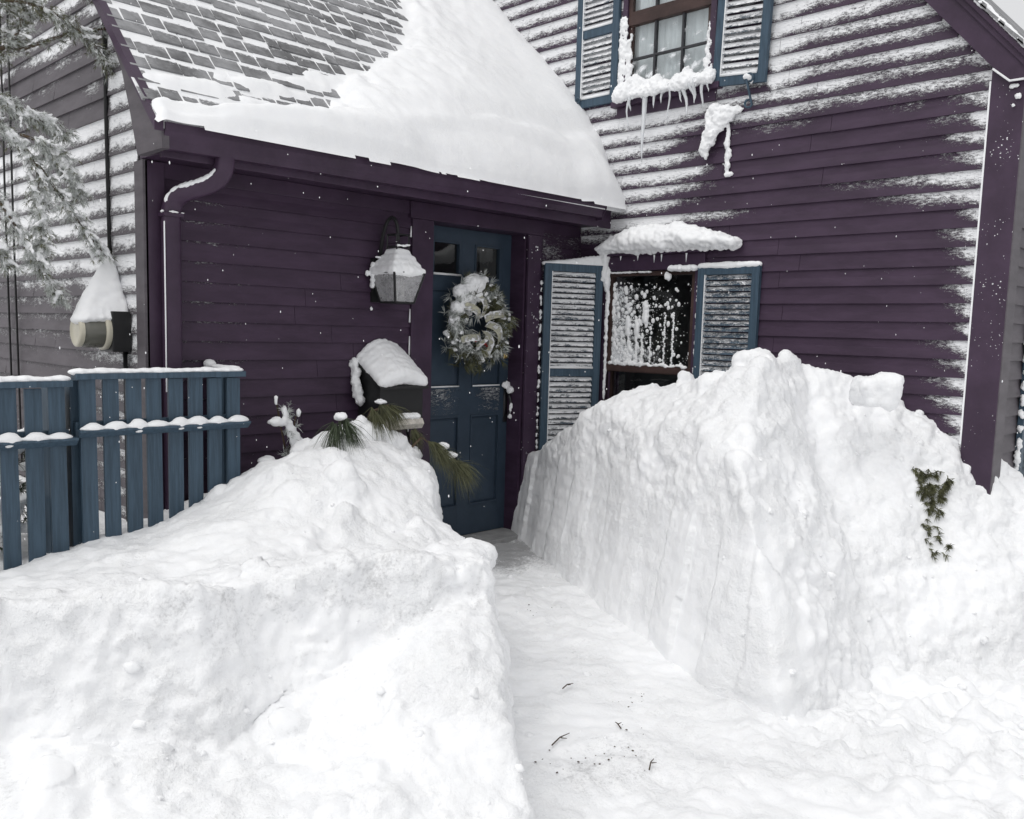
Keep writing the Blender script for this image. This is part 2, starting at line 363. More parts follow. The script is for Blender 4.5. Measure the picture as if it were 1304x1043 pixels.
def bank(name, top, edges, bounds, zbot, voxel, lumps, dispfn, dirtfn=None, step=0.02, face=None, chunks=(), xedge=None):
    x0, x1, y0, y1 = bounds
    xs = np.arange(x0, x1 + 1e-6, step); ys = np.arange(y0, y1 + 1e-6, step)
    X, Y = np.meshgrid(xs, ys, indexing='ij'); ev = tps(top)
    H = np.clip(ev(X, Y), -0.5, 1.45)
    p = np.stack([X.ravel(), Y.ravel(), X.ravel() * 0 + 5], 1)
    H = H + (0.035 * fbm(p * 1.7, 2)).reshape(X.shape)
    if face: H = face(X, Y, H)
    for (cx, cy, r, h) in lumps:
        q = 1 - ((X - cx) ** 2 + (Y - cy) ** 2) / (r * r); H = H + h * np.sqrt(np.clip(q, 0, 1))
    wob = (0.05 * fbm(p * 2.2, 3)).reshape(X.shape)
    for (ax, ay, bx, by, slope, z0, wk) in edges:                       # inside lies to the left of a->b
        L = math.hypot(bx - ax, by - ay); d = ((bx - ax) * (Y - ay) - (by - ay) * (X - ax)) / L
        t = ((X - ax) * (bx - ax) + (Y - ay) * (by - ay)) / L          # an edge only cuts beside its own stretch
        d = d + 0.9 * (np.clip(-t - .12, 0, 9) + np.clip(t - L - .12, 0, 9))
        H = smin(H, z0 + slope * (d + wob * wk), 0.05)
    if xedge:
        xe = np.interp(Y, xedge[1], xedge[0]) + wob * .5; H = smin(H, xedge[3] + xedge[2] * (xe - X) * .76, 0.035)
    H = np.maximum(H, zbot + 0.02)
    nx, ny = H.shape; idx = np.arange(nx * ny).reshape(nx, ny)
    top_f = np.stack([idx[:-1, :-1], idx[1:, :-1], idx[1:, 1:], idx[:-1, 1:]], -1).reshape(-1, 4)
    v = np.concatenate([np.stack([X.ravel(), Y.ravel(), H.ravel()], 1), np.stack([X.ravel(), Y.ravel(), np.full(X.size, zbot)], 1)])
    o = nx * ny; bot_f = top_f[:, ::-1] + o
    ring = np.concatenate([idx[:, 0], idx[-1, 1:], idx[-2::-1, -1], idx[0, -2:0:-1]]); nxt = np.roll(ring, -1)
    side = np.stack([ring, ring + o, nxt + o, nxt], 1)
    fa = [np.concatenate([top_f, bot_f, side])]; rc = random.Random(len(lumps))
    for (cx, cy, cz, sx, sy, sz, an) in chunks:
        c, s_ = math.cos(an), math.sin(an); q = np.array([(i, j, k) for i in (-1, 1) for j in (-1, 1) for k in (-1, 1)], float)
        q = q * (sx, sy, sz) * np.array([[rc.uniform(.7, 1.1) for _ in range(3)] for _ in range(8)]); tl = rc.uniform(-.35, .35)
        q = np.stack([q[:, 0] * c - q[:, 1] * s_, q[:, 0] * s_ + q[:, 1] * c, q[:, 2] + tl * q[:, 0]], 1) + (cx, cy, cz)
        k = len(v); v = np.concatenate([v, q]); fa.append(np.array([(0, 1, 3, 2), (4, 6, 7, 5), (0, 4, 5, 1), (2, 3, 7, 6), (0, 2, 6, 4), (1, 5, 7, 3)]) + k)
    me = remesh(from_np(name, v, np.concatenate(fa)), voxel)
    displace(me, dispfn)
    vv, nn = get_vn(me)
    float_attr(me, "dirt", dirtfn(vv, nn) if dirtfn else np.zeros(len(vv)))
    return link(name, me, "snow_dirty", None, True)

def lump_field(rng, n, x0, x1, y0, y1, r0, r1, inside=None):
    out = []
    while len(out) < n:
        x, y = rng.uniform(x0, x1), rng.uniform(y0, y1)
        if inside and not inside(x, y): continue
        r = r0 + (r1 - r0) * rng.random() ** 2; out.append((x, y, r, r * rng.uniform(0.35, 0.8)))
    return out
rg = random.Random(11)
# ---- right bank: shovelled heap between the path, the gable wall and the house corner
R_TOP = [(-.50, .05, .42), (-.55, -.05, .46), (-.66, -.34, .60), (-.71, -.62, .73), (-.74, -.81, .86), (-.78, -1.02, .98), (-.81, -1.22, 1.03), (-.87, -1.54, 1.06),
         (-.90, -1.74, 1.11), (-.95, -2.03, 1.17), (-.97, -2.15, 1.24), (-.99, -2.24, 1.33), (-1.01, -2.36, 1.28), (-.9, -2.46, 1.19), (-.62, -2.5, 1.15), (-.5, -2.58, 1.10),
         (-.2, -.5, .55), (-.15, -1.2, .80), (-.15, -1.8, .92), (-.05, -2.3, .98), (0, -2.78, .87), (-.1, -2.88, .72), (-.3, -2.62, .95),
         (-1.09, -.96, .78), (-1.38, -1.46, .68), (-1.73, -2.07, .65), (-1.78, -2.3, .60), (-1.9, -2.75, .50), (-1.84, -2.55, .53), (-1.25, -1.7, .90), (-1.4, -2.15, .92), (-1.55, -2.5, .75),
         (-1.35, -2.6, .80), (-1.1, -2.72, .74), (-.8, -2.74, .76), (-.5, -2.82, .62), (-1.75, -2.75, .50), (-1.3, -2.88, .42), (-.8, -2.95, .30), (-.38, -3.12, .32),
         (.1, -3.0, .64), (-.12, -3.05, .56), (.15, -3.12, .50), (-.38, -2.95, .56), (-.2, -3.25, .30), (.3, -3.3, .30), (.5, -2.97, .52), (1.0, -3.0, .45), (1.6, -3.0, .42), (.45, -3.55, .10), (.0, -3.5, .06), (.9, -3.5, .14), (1.6, -3.4, .15), (.2, -3.9, -.22), (-.4, -3.5, -.18), (1.2, -4.0, -.22),
         (-1.0, -3.2, .02), (-1.6, -3.0, .12), (-1.2, -3.5, -.22), (-2.0, -3.2, -.20), (-.4, -4.0, -.25), (.4, -2.2, .6), (.4, -1, .5)]
R_EDGE = [(-.60, .10, -1.33, -1.33, 5.5, -.16, .4), (-1.28, -1.22, -1.85, -2.42, 6.0, -.22, .4), (-1.84, -2.40, -1.91, -2.84, 7.0, -.24, .25),
          (-1.94, -2.76, -.85, -2.99, 3.0, -.24, .8), (-.95, -2.88, .50, -3.95, 1.5, -.22, 1.2)]
def r_in(x, y): return y < -1.2 and x > -1.9
R_L = lump_field(rg, 110, -1.9, .2, -3.3, -1.4, .025, .10, r_in) + lump_field(rg, 60, -1.2, -.3, -2.6, -.3, .02, .07)
R_L += [(-1.0, -2.24, .09, .05), (-.60, -2.52, .10, .05), (-1.15, -2.72, .14, .07), (-.92, -2.82, .12, .07), (-1.32, -2.45, .13, .06)]
R_CH = [(-.60, -2.53, 1.085, .11, .085, .07, .75)]
for _ in range(0): R_CH.append((rg.uniform(-1.7, -.3), rg.uniform(-3.05, -2.5), rg.uniform(.05, .75), rg.uniform(.025, .085), rg.uniform(.025, .07), rg.uniform(.02, .06), rg.uniform(0, 3)))
R_CH = R_CH[:1] + [(x, -2.56 - .36 * (1 - z) + .06 * abs(x + .9) + rg.uniform(-.02, .02), z, a, b * .8, c, d) for (x, y, z, a, b, c, d) in R_CH[1:]]
def face_weight(v):
    """1 on the smooth shovel-cut face along the path"""
    a = np.array((-.60, .10)); b = np.array((-1.88, -2.55)); t = (b - a) / np.linalg.norm(b - a)
    d = np.abs((v[:, 0] - a[0]) * t[1] - (v[:, 1] - a[1]) * t[0])
    return sstep(.34, .14, d) * sstep(.62, .42, v[:, 2] - .06 * np.sin(v[:, 1] * 4)) * sstep(-2.84, -2.74, v[:, 1])
def crumble(v, big, mid, fine):
    """clods of mixed size: patchy, warped cells plus fine crumbs"""
    w = v + .045 * np.stack([fbm(v * 6 + 3, 3), fbm(v * 6 + 31, 3), fbm(v * 6 + 57, 3)], 1)
    m1 = sstep(-.25, .45, fbm(v * 1.9 + 11, 2)); m2 = sstep(-.3, .5, fbm(v * 2.7 + 40, 2))
    return (big * m1 * np.clip(.62 - cells(w * 6.0), -.1, 1) + mid * m2 * np.clip(.60 - cells(w * 13 + 5), -.1, 1)
            + fine * np.clip(.6 - cells(w * 27 + 9), -.2, 1) * (.3 + .7 * m1))
def disp_r(v, n):
    fw = face_weight(v)
    rough = 0.034 * fbm(v * 2.6, 3) + 0.020 * np.abs(fbm(v * 5.0, 4, .6)) + .008 * fbm(v * 16, 3, .6)
    front = sstep(-2.0, -2.6, v[:, 1])
    sc = np.stack([v[:, 0] * 9, v[:, 1] * 9, v[:, 2] * 1.3], 1)            # vertical shovel scrapes
    u = -(v[:, 1] * .87 + v[:, 0] * .5) / .24 + .25 * v[:, 2] + .12 * fbm(v * 3, 2); iu = np.floor(u).astype(int); fu = u - iu     # flat slices left by the shovel
    hs_ = lambda k: (_perm[(k * 7) & 255] / 255. - .5)
    sl = hs_(iu) * .040 + (fu - .5) * hs_(iu + 3) * .045; lay = .004 * fbm(np.stack([v[:, 0], v[:, 1], v[:, 2] * 16], 1), 3)
    face = sl * sstep(.0, .10, v[:, 2] + .22) + lay + .003 * fbm(sc * 1.6, 2) + .014 * fbm(v * 2.0, 2) + .004 * fbm(v * 12, 2)
    return (1 - fw) * (rough + crumble(v, .055, .034, .019) * (.45 + .55 * front)) + fw * face
o = bank("snow_bank", R_TOP, R_EDGE, (-2.5, 1.7, -4.1, .06), -.45, .0145, R_L, disp_r,
         lambda v, n: 0.55 * sstep(.5, .1, np.hypot((v[:, 0] + 1.25) / 1.0, (v[:, 2] - .45) / .7)) * sstep(-2.4, -2.7, v[:, 1]), chunks=R_CH)
tag(o, "tall shovelled snow heap right of the path, piled under the shuttered window", "snow bank", "snow banks beside the path")
# ---- left bank
L_TOP = [(-4.1, -.35, .28), (-3.84, -.35, .29), (-3.59, -.35, .35), (-3.41, -.35, .39), (-3.2, -.35, .47), (-2.99, -.35, .58), (-2.7, -.2, .58), (-2.4, -.02, .58), (-2.0, -.02, .56), (-1.7, -.02, .46),
         (-2.54, -.55, .755), (-2.876, -.6, .69), (-2.36, -.5, .745), (-2.16, -.5, .69), (-1.95, -.48, .57), (-1.75, -.42, .46), (-1.6, -.3, .42), (-1.6, -.5, .44),
         (-2.6, -1.0, .52), (-3.2, -.9, .47), (-3.8, -.8, .35), (-4.2, -.8, .34), (-4.0, -1.2, .37), (-3.4, -1.3, .40), (-2.9, -1.4, .35), (-2.6, -1.35, .33), (-3.15, -1.55, .40),
         (-1.85, -.8, .42), (-2.2, -1.3, .33), (-2.36, -1.37, .32), (-2.5, -1.75, .37), (-2.85, -2.09, .43),
         (-4.43, -1.44, .47), (-4.15, -1.60, .48), (-3.77, -1.64, .48), (-3.4, -1.73, .50), (-3.05, -1.82, .50), (-2.75, -1.8, .46), (-2.5, -1.6, .42), (-3.6, -2.1, .46), (-4.3, -2.0, .46), (-3.1, -2.3, .44),
         (-5.4, -1.4, .44), (-5.4, -2.0, .44), (-5.4, -.4, .3), (-5.0, -.8, .38)]
L_APRON = [(-4.7, -2.1, -.05), (-4.2, -2.1, -.03), (-3.8, -2.15, -.02), (-3.5, -2.10, .05), (-3.38, -2.22, .19), (-3.15, -2.15, .32), (-3.0, -2.2, .27), (-3.3, -2.5, .08), (-3.2, -2.75, -.10), (-3.6, -2.7, -.10), (-3.7, -2.4, .0),
           (-4.2, -2.5, -.12), (-4.8, -2.5, -.13), (-3.9, -3.1, -.25), (-3.2, -3.1, -.25), (-3.6, -1.8, .06), (-4.3, -1.7, .05), (-3.0, -1.9, .35), (-5.4, -2.1, -.05), (-5.4, -1.4, .1), (-5.3, -3.1, -.25), (-2.5, -1.5, .1), (-3.5, -.5, .1), (-2.0, -.3, .1)]
FX = [-5.6, -4.43, -4.15, -3.95, -3.77, -3.6, -3.4, -3.05, -2.85, -2.4]; FY = [-1.36, -1.46, -1.62, -1.74, -1.69, -1.70, -1.80, -1.98, -2.14, -2.3]
def l_face(X, Y, H):
    """the face dug by the shovel, then the loose apron at its foot"""
    p = np.stack([X.ravel() * 3.0, Y.ravel() * 0 + 2, Y.ravel() * 0], 1); w = (.06 * fbm(p, 3)).reshape(X.shape)
    H = smin(H, .48 + 4.6 * (Y - np.interp(X, FX, FY) - w), .02)
    return -smin(-H, -np.clip(tps(L_APRON)(X, Y), -.4, .4), .06)
L_EDGE = []
L_XE = ([-3.78, -3.12, -2.68, -2.25, -2.19, -2.20, -1.65, -1.60, -1.58], [-3.2, -2.42, -1.90, -1.42, -1.30, -1.04, -.42, -.1, .2], 7.0, -.18)
L_L = lump_field(rg, 90, -4.9, -2.4, -2.6, -1.2, .02, .055) + lump_field(rg, 60, -3.2, -1.8, -1.4, -.35, .02, .08)
L_CH = []
for _ in range(30):                                   # broken blocks along the lip of the dug face
    x = rg.uniform(-4.7, -3.0); y = float(np.interp(x, FX, FY)); k = rg.random() < .62
    L_CH.append((x, y + rg.uniform(.0, .12), .44 + rg.uniform(-.03, .02), rg.uniform(.02, .075), rg.uniform(.02, .065), rg.uniform(.015, .05), rg.uniform(0, 3)))
L_CH += [(-2.42, -1.45, .31, .06, .05, .03, .6), (-2.70, -1.74, .39, .07, .06, .04, .4), (-2.95, -2.0, .44, .06, .05, .045, 1.0)]
def disp_l(v, n):
    rough = 0.034 * fbm(v * 2.5, 3) + 0.020 * np.abs(fbm(v * 4.6, 4, .6)) + .007 * fbm(v * 16, 3, .6)
    w = .4 + .6 * sstep(-1.1, -1.7, v[:, 1])
    return rough * (.6 + .4 * w) + crumble(v, .048, .030, .016) * w
o = bank("snow_bank", L_TOP, L_EDGE, (-5.6, -1.5, -3.2, .0), -.45, .0135, L_L, disp_l,
         lambda v, n: np.clip(.40 * sstep(-1.2, -1.8, v[:, 1]) * sstep(.62, .35, np.abs(v[:, 2] - .28)) + .17 * sstep(.13, .03, np.abs(v[:, 1] - np.interp(v[:, 0], FX, FY) + .02)) * sstep(.22, .36, v[:, 2]), 0, 1), face=l_face, xedge=L_XE, chunks=[(rg.uniform(-4.6, -2.6), 0, .43, rg.uniform(.03, .09), rg.uniform(.03, .08), rg.uniform(.02, .06), rg.uniform(0, 3)) for _ in range(0)] + L_CH)
tag(o, "long shovelled snow bank left of the path, in front of the blue fence", "snow bank", "snow banks beside the path")

# ---- loose clods lying where they rolled
def clods():
    rc = np.random.default_rng(12); m = MB(); vs1, fs1 = ICO[2]; base = np.array(vs1)
    for ob, n, test in ((bpy.data.objects["snow_bank"], 110, lambda v: (v[:, 1] < -2.35) & (v[:, 0] < .6) & (v[:, 0] > -1.85) & (v[:, 2] > -.2)), (bpy.data.objects["snow_bank"], 14, lambda v: (v[:, 1] < -.6) & (v[:, 2] > .6)),
                        (bpy.data.objects["snow_bank.001"], 110, lambda v: (v[:, 1] < -1.2) & (v[:, 0] > -4.9) & (v[:, 2] > -.2)), (bpy.data.objects["snow_bank.001"], 30, lambda v: (v[:, 0] > -3.2) & (v[:, 1] < -.45) & (v[:, 1] > -1.5) & (v[:, 2] > .2)),
                        (bpy.data.objects["snow_ground"], 150, lambda v: (v[:, 0] > -1.9) & (v[:, 0] < 1.6) & (v[:, 1] < -2.75) & (v[:, 1] > -4.2)), (bpy.data.objects["snow_ground"], 40, lambda v: (v[:, 0] > -2.9) & (v[:, 0] < -1.0) & (v[:, 1] < -.4) & (v[:, 1] > -2.6))):
        v, nn = get_vn(ob.data); ok = np.nonzero(test(v) & (nn[:, 2] > .15))[0]
        for i in rc.choice(ok, n):
            r = .004 + .018 * rc.random() ** 3; q = base * (1 + np.clip(.10 * rc.normal(size=(len(base), 1)), -.3, .3) + .45 * perlin(base * 1.3 + rc.uniform(0, 99, 3))[:, None]) * (r * rc.uniform(.7, 1.3, 3)); a = rc.uniform(0, 6.28); c, s_ = math.cos(a), math.sin(a)
            q = np.stack([q[:, 0] * c - q[:, 1] * s_, q[:, 0] * s_ + q[:, 1] * c, q[:, 2] * .8], 1) + v[i] - nn[i] * r * .05
            m.add(q.tolist(), fs1)
    tag(m.build("snow_clods", "snow_fine", None, True), "loose snow clods scattered on the shovelled banks", "snow", kind="stuff")
clods()

# ================================================================== THE HOUSE
HOUSE = tag(empty("house", (0, 0, -0.2)), "dark purple clapboard house with blue door, shutters and snow-covered roof", "house")
EXP = 0.1016
def _n2(u, z, a, b, k, o): return fbm(np.stack([u * a, np.full(len(u), z * b), np.full(len(u), float(k))], 1), o)
def gable_cov(Y, Z, v):
    """snow on the wall facing the yard"""
    n1 = _n2(Y, Z, 2.2, 3.0, 1, 3); n2 = _n2(Y, Z, .8, 9.0, 4, 2); n3 = _n2(Y, Z, 5, 9.0, 7, 2)
    c = .74 - .07 * np.clip(-Y - 1.5, 0, 2) + .36 * n2 + .10 * n1
    c = c * sstep(2.50, 2.68, Z + .10 * n1 + .05 * (Y + 2))
    left = sstep(-1.45, -.70, Y + .35 * n2 + .12 * n1) * sstep(1.86, 2.02, Z); c = np.maximum(c, left * (.86 + .12 * n2))
    c = np.where((Y > -.2) & (Z > 2.3), np.maximum(c, .84 + .15 * n2), c)
    c = np.where((Y < -1.48) & (Y > -1.75) & (Z > 2.8), np.maximum(c, 1.1 - 1.2 * (-1.48 - Y)), c)     # packed beside the shutter
    w = .16 + .42 * np.abs(n2) + (.95 if 2.14 < Z < 2.24 else 0) + (.65 if 2.04 < Z <= 2.14 else 0) + (.14 if Z > 2.24 else 0)
    c = np.maximum(c, np.clip(1.05 - (2.787 + Y) / w, 0, 1.05) ** 1.3 * .86 + .12 * n3 * (Y < -2.3))
    return np.where(c > 0, np.clip(c, 0, 2) + .10 * sstep(.3, .7, v) * (c > .25) - .85 * (1 - v) ** 2.2 * np.clip(1.6 - c, 0, 1), 0)
def end_cov(Y, Z, v):
    n1 = _n2(Y, Z, 1.5, 2.0, 2, 3); n2 = _n2(Y, Z, 2.5, 9.0, 8, 2)
    c = 1.0 + .2 * n2
    c = np.where((Z > 2.30) & (Z < 2.72) & (Y > .42), .16 + .60 * n2, c) if Z < 2.72 else .70 + .5 * n2
    bare = sstep(1.75, 1.30, Z + .15 * n1) * sstep(.55, .95, Y + .2 * n1); c = c * (1 - .7 * bare)
    if Z < 1.15: c = c * .6
    return np.clip(c, 0, 2) + .08 * sstep(.3, .7, v) - .8 * (1 - v) ** 2.2
def front_cov(X, Z, v):
    n1 = _n2(X, Z, 4, 9, 3, 3)
    c = .40 * sstep(-2.55, -3.0, X + .18 * n1) * sstep(-3.20, -3.12, X) * sstep(1.95, 1.85, Z) * sstep(.72, .95, v)
    return np.clip(np.where(X > -.46, np.maximum(c, .34 + .3 * n1), c), 0, 2)
def side_cov(X, Z, v): return np.full(len(X), .05)
def clapboard(parent, axis, plane, zb, u0, u1, cov, mat, seg=.05):
    """axis 'x': u is X on a wall facing -Y; 'y': u is Y on a wall facing -X"""
    if u1 - u0 < .02: return
    n = max(2, int((u1 - u0) / seg) + 1); us = np.linspace(u0, u1, n)
    jz = random.uniform(-.0015, .0015); jt = random.uniform(-.0008, .0012)
    prof = [(0.0, 0.0, -1), (.0170 + jt, 0.0, 0), (.0162 + jt, .006, .06), (.0128 + jt, .028, .28), (.0088, .053, .53), (.0066, .078, .78), (.0046, .1016, 1.0), (.003, .113, 1.0)]
    k = len(prof); T_p = np.tile([q[0] for q in prof], n); Zp = np.tile([q[1] for q in prof], n) + zb + jz; Vp = np.tile([q[2] for q in prof], n); Up = np.repeat(us, k)
    at = np.where(Vp < 0, 0, np.clip(cov(Up, zb, Vp), 0, 2)).tolist()
    pl = plane - T_p; vs = np.stack([Up, pl, Zp] if axis == 'x' else [pl, Up, Zp], 1).tolist()
    fs = [(i * k + j, (i + 1) * k + j, (i + 1) * k + j + 1, i * k + j + 1) for i in range(n - 1) for j in range(k - 1)]
    fs += [tuple(range(k)), tuple(range((n - 1) * k + k - 1, (n - 1) * k - 1, -1))]
    MB().add(vs, fs, at).build("clapboard", mat, parent)
def cut(intervals, a, b):
    out = []
    for (s, e) in intervals:
        if b <= s or a >= e: out.append((s, e)); continue
        if a > s: out.append((s, a))
        if b < e: out.append((b, e))
    return out
def joints(iv):
    out = []
    for a, b in iv:
        while b - a > 1.3 and random.random() < .75:
            c = a + random.uniform(.45, .9) * min(b - a, 1.9); out.append((a, c - .0012)); a = c + .0012
        out.append((a, b))
    return out
ZB0 = 2.5813 - 28 * EXP
# --- wall under the eave, with the door
fw = MB(); fw.box((-3.30, .004, -.25), (-1.47, .16, 2.16)); fw.box((-.61, .004, -.25), (0.0, .16, 2.16)); fw.box((-1.47, .004, 2.045), (-.61, .16, 2.16))
fw = fw.build("front_wall", "purple_siding", HOUSE)
for i in range(24):
    zb = ZB0 + i * EXP - .005
    if zb > 2.12: break
    iv = [(-3.235, -.005)]
    iv = cut(iv, -1.65, -.475)
    for a, b in joints(iv): clapboard(fw, 'x', 0.0, zb, a, b, front_cov, "purple_siding")
# --- the gable wall with both windows
RAKE = lambda Y: 3.15 + 1.12 * (Y + 2.49)        # underside line of the main rake board
gw = MB(); gw.prism([(1.9, -.25), (-2.93, -.25), (-2.93, 2.80), (1.9, 8.1)], 0, .004, .16)
# openings are cut as separate wall strips
gw = MB()
WIN = [(-1.04, -.29, .55, 1.80), (-1.06, -.37, 3.02, 4.3)]
gw.box((.004, -.29, -.25), (.16, 0.0, 2.2)); gw.box((.004, -2.93, -.25), (.16, -1.04, 2.7)); gw.box((.004, -1.04, -.25), (.16, -.29, .55)); gw.box((.004, -1.04, 1.80), (.16, -.29, 3.02))
gw.prism([(-.29, 2.2), (1.9, 2.2), (1.9, 8.0), (-.37, 5.45), (-.37, 3.02), (-.29, 3.02)], 0, .004, .16)
gw.prism([(-1.04, 2.7), (-2.93, 2.7), (-2.93, 2.72), (-1.06, 4.8), (-1.06, 3.02), (-1.04, 3.02)], 0, .004, .16); gw.box((.004, -1.06, 4.3), (.16, -.37, 4.7))
gw = gw.build("gable_wall", "purple_siding", HOUSE)
for i in range(52):
    zb = ZB0 + i * EXP
    if zb > 4.35: break
    u0 = -2.788
    if zb + EXP > 2.70: u0 = max(u0, (zb + .11 - 3.15) / 1.12 - 2.49 - .06)
    u1 = -.002
    if zb > 2.15: u1 = min(1.9, (zb - 2.66) / 1.04 + .45)
    iv = [(u0, u1)]
    if .45 < zb + .05 < 1.93: iv = cut(iv, -1.075, -.215)
    if 2.93 < zb + .03: iv = cut(iv, -1.10, -.335)
    for a, b in joints(iv): clapboard(gw, 'y', 0.0, zb, a, b, gable_cov, "purple_siding")
# --- left end wall of the wing
XE = -3.319
ew = MB().prism([(0.0, -.25), (4.9, -.25), (4.9, 2.6), (2.45, 5.1), (0.0, 2.56)], 0, XE + .004, XE + .16).build("end_wall", "end_siding", HOUSE)
for i in range(48):
    zb = ZB0 + i * EXP + .02
    if zb > 4.9: break
    u0 = .075
    if zb + EXP > 2.35: u0 = max(u0, (zb + .11 - 2.66) / 1.04 + .03)
    u = u0; end = min(4.88, 4.9 - max(0, zb + .11 - 2.62) / 1.04)
    while u < end - .05:
        w = min(end, u + random.choice((.35, .55, .8, 1.2, 1.6)))
        clapboard(ew, 'y', XE, zb, u + .0012, w - .0012, end_cov, "end_siding"); u = w
# --- side wall beyond the right corner
YS = -2.93
sw = MB().box((.004, YS + .004, -.25), (4.0, YS + .16, 2.75)).build("side_wall", "end_siding", HOUSE)
for i in range(29):
    zb = ZB0 + i * EXP
    if zb > 2.62: break
    clapboard(sw, 'x', YS, zb, .115, 3.98, side_cov, "end_siding")
# --- corner boards and trim
def part(name, mat, *boxes, parent=HOUSE, snow=0.0, bevel=.003):
    m = MB()
    for a, b in boxes: m.box(a, b, snow)
    return m.build(name, mat, parent, bevel=bevel)
part("corner_board", "purple_trim", ((-3.335, -.026, -.25), (-3.235, .0, 2.13)))
part("corner_board", "end_siding", ((-3.345, -.026, -.25), (-3.3195, .075, 2.13)))
part("corner_board", "purple_trim_flecked", ((-.026, YS - .022, -.25), (.0, -2.787, 2.78)))
part("corner_board", "end_siding", ((-.0255, YS - .026, -.25), (.115, YS + .0, 2.70)))
m = MB(); m.box((-.0275, -2.7875, .80), (-.001, -2.779, 2.72), 1.0); m.build("rime_strip", "snow_fine", HOUSE)
part("soffit", "purple_trim", ((-3.345, -.262, 2.135), (-.002, .0, 2.150)))
part("fascia", "purple_trim", ((-3.364, -.285, 2.11), (-.004, -.263, 2.28)))
part("frieze_board", "purple_trim", ((-3.234, -.020, 2.055), (-1.66, -.0145, 2.134))); part("frieze_board", "purple_trim", ((-.46, -.020, 2.055), (-.03, -.0145, 2.134)))
# door casing, jamb, threshold
part("door_casing", "purple_trim", ((-1.655, -.030, -.2), (-1.482, .0, 2.03)), bevel=.004)
part("door_casing", "purple_trim_flecked", ((-.598, -.030, -.2), (-.470, .0, 2.03)), bevel=.004)
part("door_head", "purple_trim", ((-1.675, -.036, 2.031), (-.455, .0, 2.133)), bevel=.004)
part("door_jamb", "purple_trim", ((-.598, -.012, -.2), (-.575, .20, 2.03)), ((-1.505, -.012, -.2), (-1.482, .20, 2.03)), ((-1.482, -.012, 2.03), (-.598, .20, 2.05)), bevel=.002)
part("threshold", "concrete", ((-1.49, -.10, -.17), (-.59, .20, -.105)), bevel=.006)
# --- the door
YD = .136
dm = MB(); x0, x1, zb, zt = -1.480, -.600, -.100, 2.028
pan = [(-1.375, -1.085, .11, .755), (-.975, -.690, .11, .755), (-1.375, -1.085, .945, 1.62), (-.975, -.690, .945, 1.62)]
lit = [(-1.350, -1.104, 1.70, 1.935), (-.966, -.720, 1.70, 1.935)]
xs_ = [x0, -1.375, -1.085, -.975, -.690, x1]
for a, b in ((x0, -1.375), (-1.085, -.975), (-.690, x1)): dm.box((a, YD, zb), (b, YD + .04, zt))
for a, b in ((-1.375, -1.085), (-.975, -.690)):
    for c, d in ((zb, .11), (.755, .945), (1.62, 1.70), (1.935, zt)): dm.box((a, YD + (.0005 if c != .755 else .0015), c), (b, YD + .0395, d))
for k_, (a, b) in enumerate(((-1.375, -1.085), (-.975, -.690))):        # rime clinging below the ledge
    vs = []; at = []
    for i in range(13):
        for j in range(9):
            u, w = i / 12, j / 8; vs.append((a + (b - a) * u, YD + .0005, .755 + .19 * w)); cu = .42 if k_ == 0 else .72
            at.append(max(0, (.52 - 1.1 * (u - cu) ** 2) * (w ** .45) * (1 if w > .12 else .3)))
    dm.add(vs, [(i * 9 + j, (i + 1) * 9 + j, (i + 1) * 9 + j + 1, i * 9 + j + 1) for i in range(12) for j in range(8)], at)
for (a, b, c, d) in lit:
    q = (-1.375, -1.085) if a < -1.1 else (-.975, -.690)
    dm.box((q[0], YD + .001, c), (a, YD + .039, d)); dm.box((b, YD + .001, c), (q[1], YD + .039, d))
DOOR = dm.build("door", "door_paint", HOUSE); DOOR["label"] = "blue panelled door with two small square panes at the top"
for (a, b, c, d) in pan:
    pm = MB(); r = .030
    ys = (YD + .016, YD + .004)
    outer = [(a, ys[0], c), (b, ys[0], c), (b, ys[0], d), (a, ys[0], d)]; inner = [(a + r, ys[1] + .004, c + r), (b - r, ys[1] + .004, c + r), (b - r, ys[1] + .004, d - r), (a + r, ys[1] + .004, d - r)]
    pm.add(outer + inner, [(4, 5, 6, 7), (0, 1, 5, 4), (1, 2, 6, 5), (2, 3, 7, 6), (3, 0, 4, 7)]).build("panel", "door_paint", DOOR)
    mm = MB(); w = .012
    for q in (((a, YD - .006, c), (b, YD + .02, c + w)), ((a, YD - .006, d - w), (b, YD + .02, d)), ((a, YD - .0055, c + w), (a + w, YD + .02, d - w)), ((b - w, YD - .0055, c + w), (b, YD + .02, d - w))): mm.box(*q)
    mm.build("moulding", "door_paint", DOOR)
    if c > .9:      # snow lying on the lower moulding of the upper panels
        m = MB(); m.tube([(a + .01, YD - .005, c + w + .003), (b - .01, YD - .005, c + w + .003)], .006, 6).build("ledge_snow", "snow_fine", DOOR, True)
for (a, b, c, d) in lit:
    MB().box((a, YD + .018, c), (b, YD + .022, d)).build("pane", "window_glass", DOOR)
    mm = MB(); w = .012
    for q in (((a, YD - .007, c), (b, YD + .016, c + w)), ((a, YD - .007, d - w), (b, YD + .016, d)), ((a, YD - .0065, c + w), (a + w, YD + .016, d - w)), ((b - w, YD - .0065, c + w), (b, YD + .016, d - w))): mm.box(*q)
    mm.build("moulding", "door_paint", DOOR)
m = MB(); m.tube([(-1.345, YD - .008, 1.716), (-1.10, YD - .008, 1.716)], .008, 6).build("ledge_snow", "snow_fine", DOOR, True)
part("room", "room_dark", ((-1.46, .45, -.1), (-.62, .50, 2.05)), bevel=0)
m = MB(); m.tube([(-.652, YD - .002, 1.17), (-.652, YD - .018, 1.17)], .022, 16); m.tube([(-.652, YD - .018, 1.17), (-.652, YD - .030, 1.17)], .012, 12).build("deadbolt", "brass", DOOR, True)
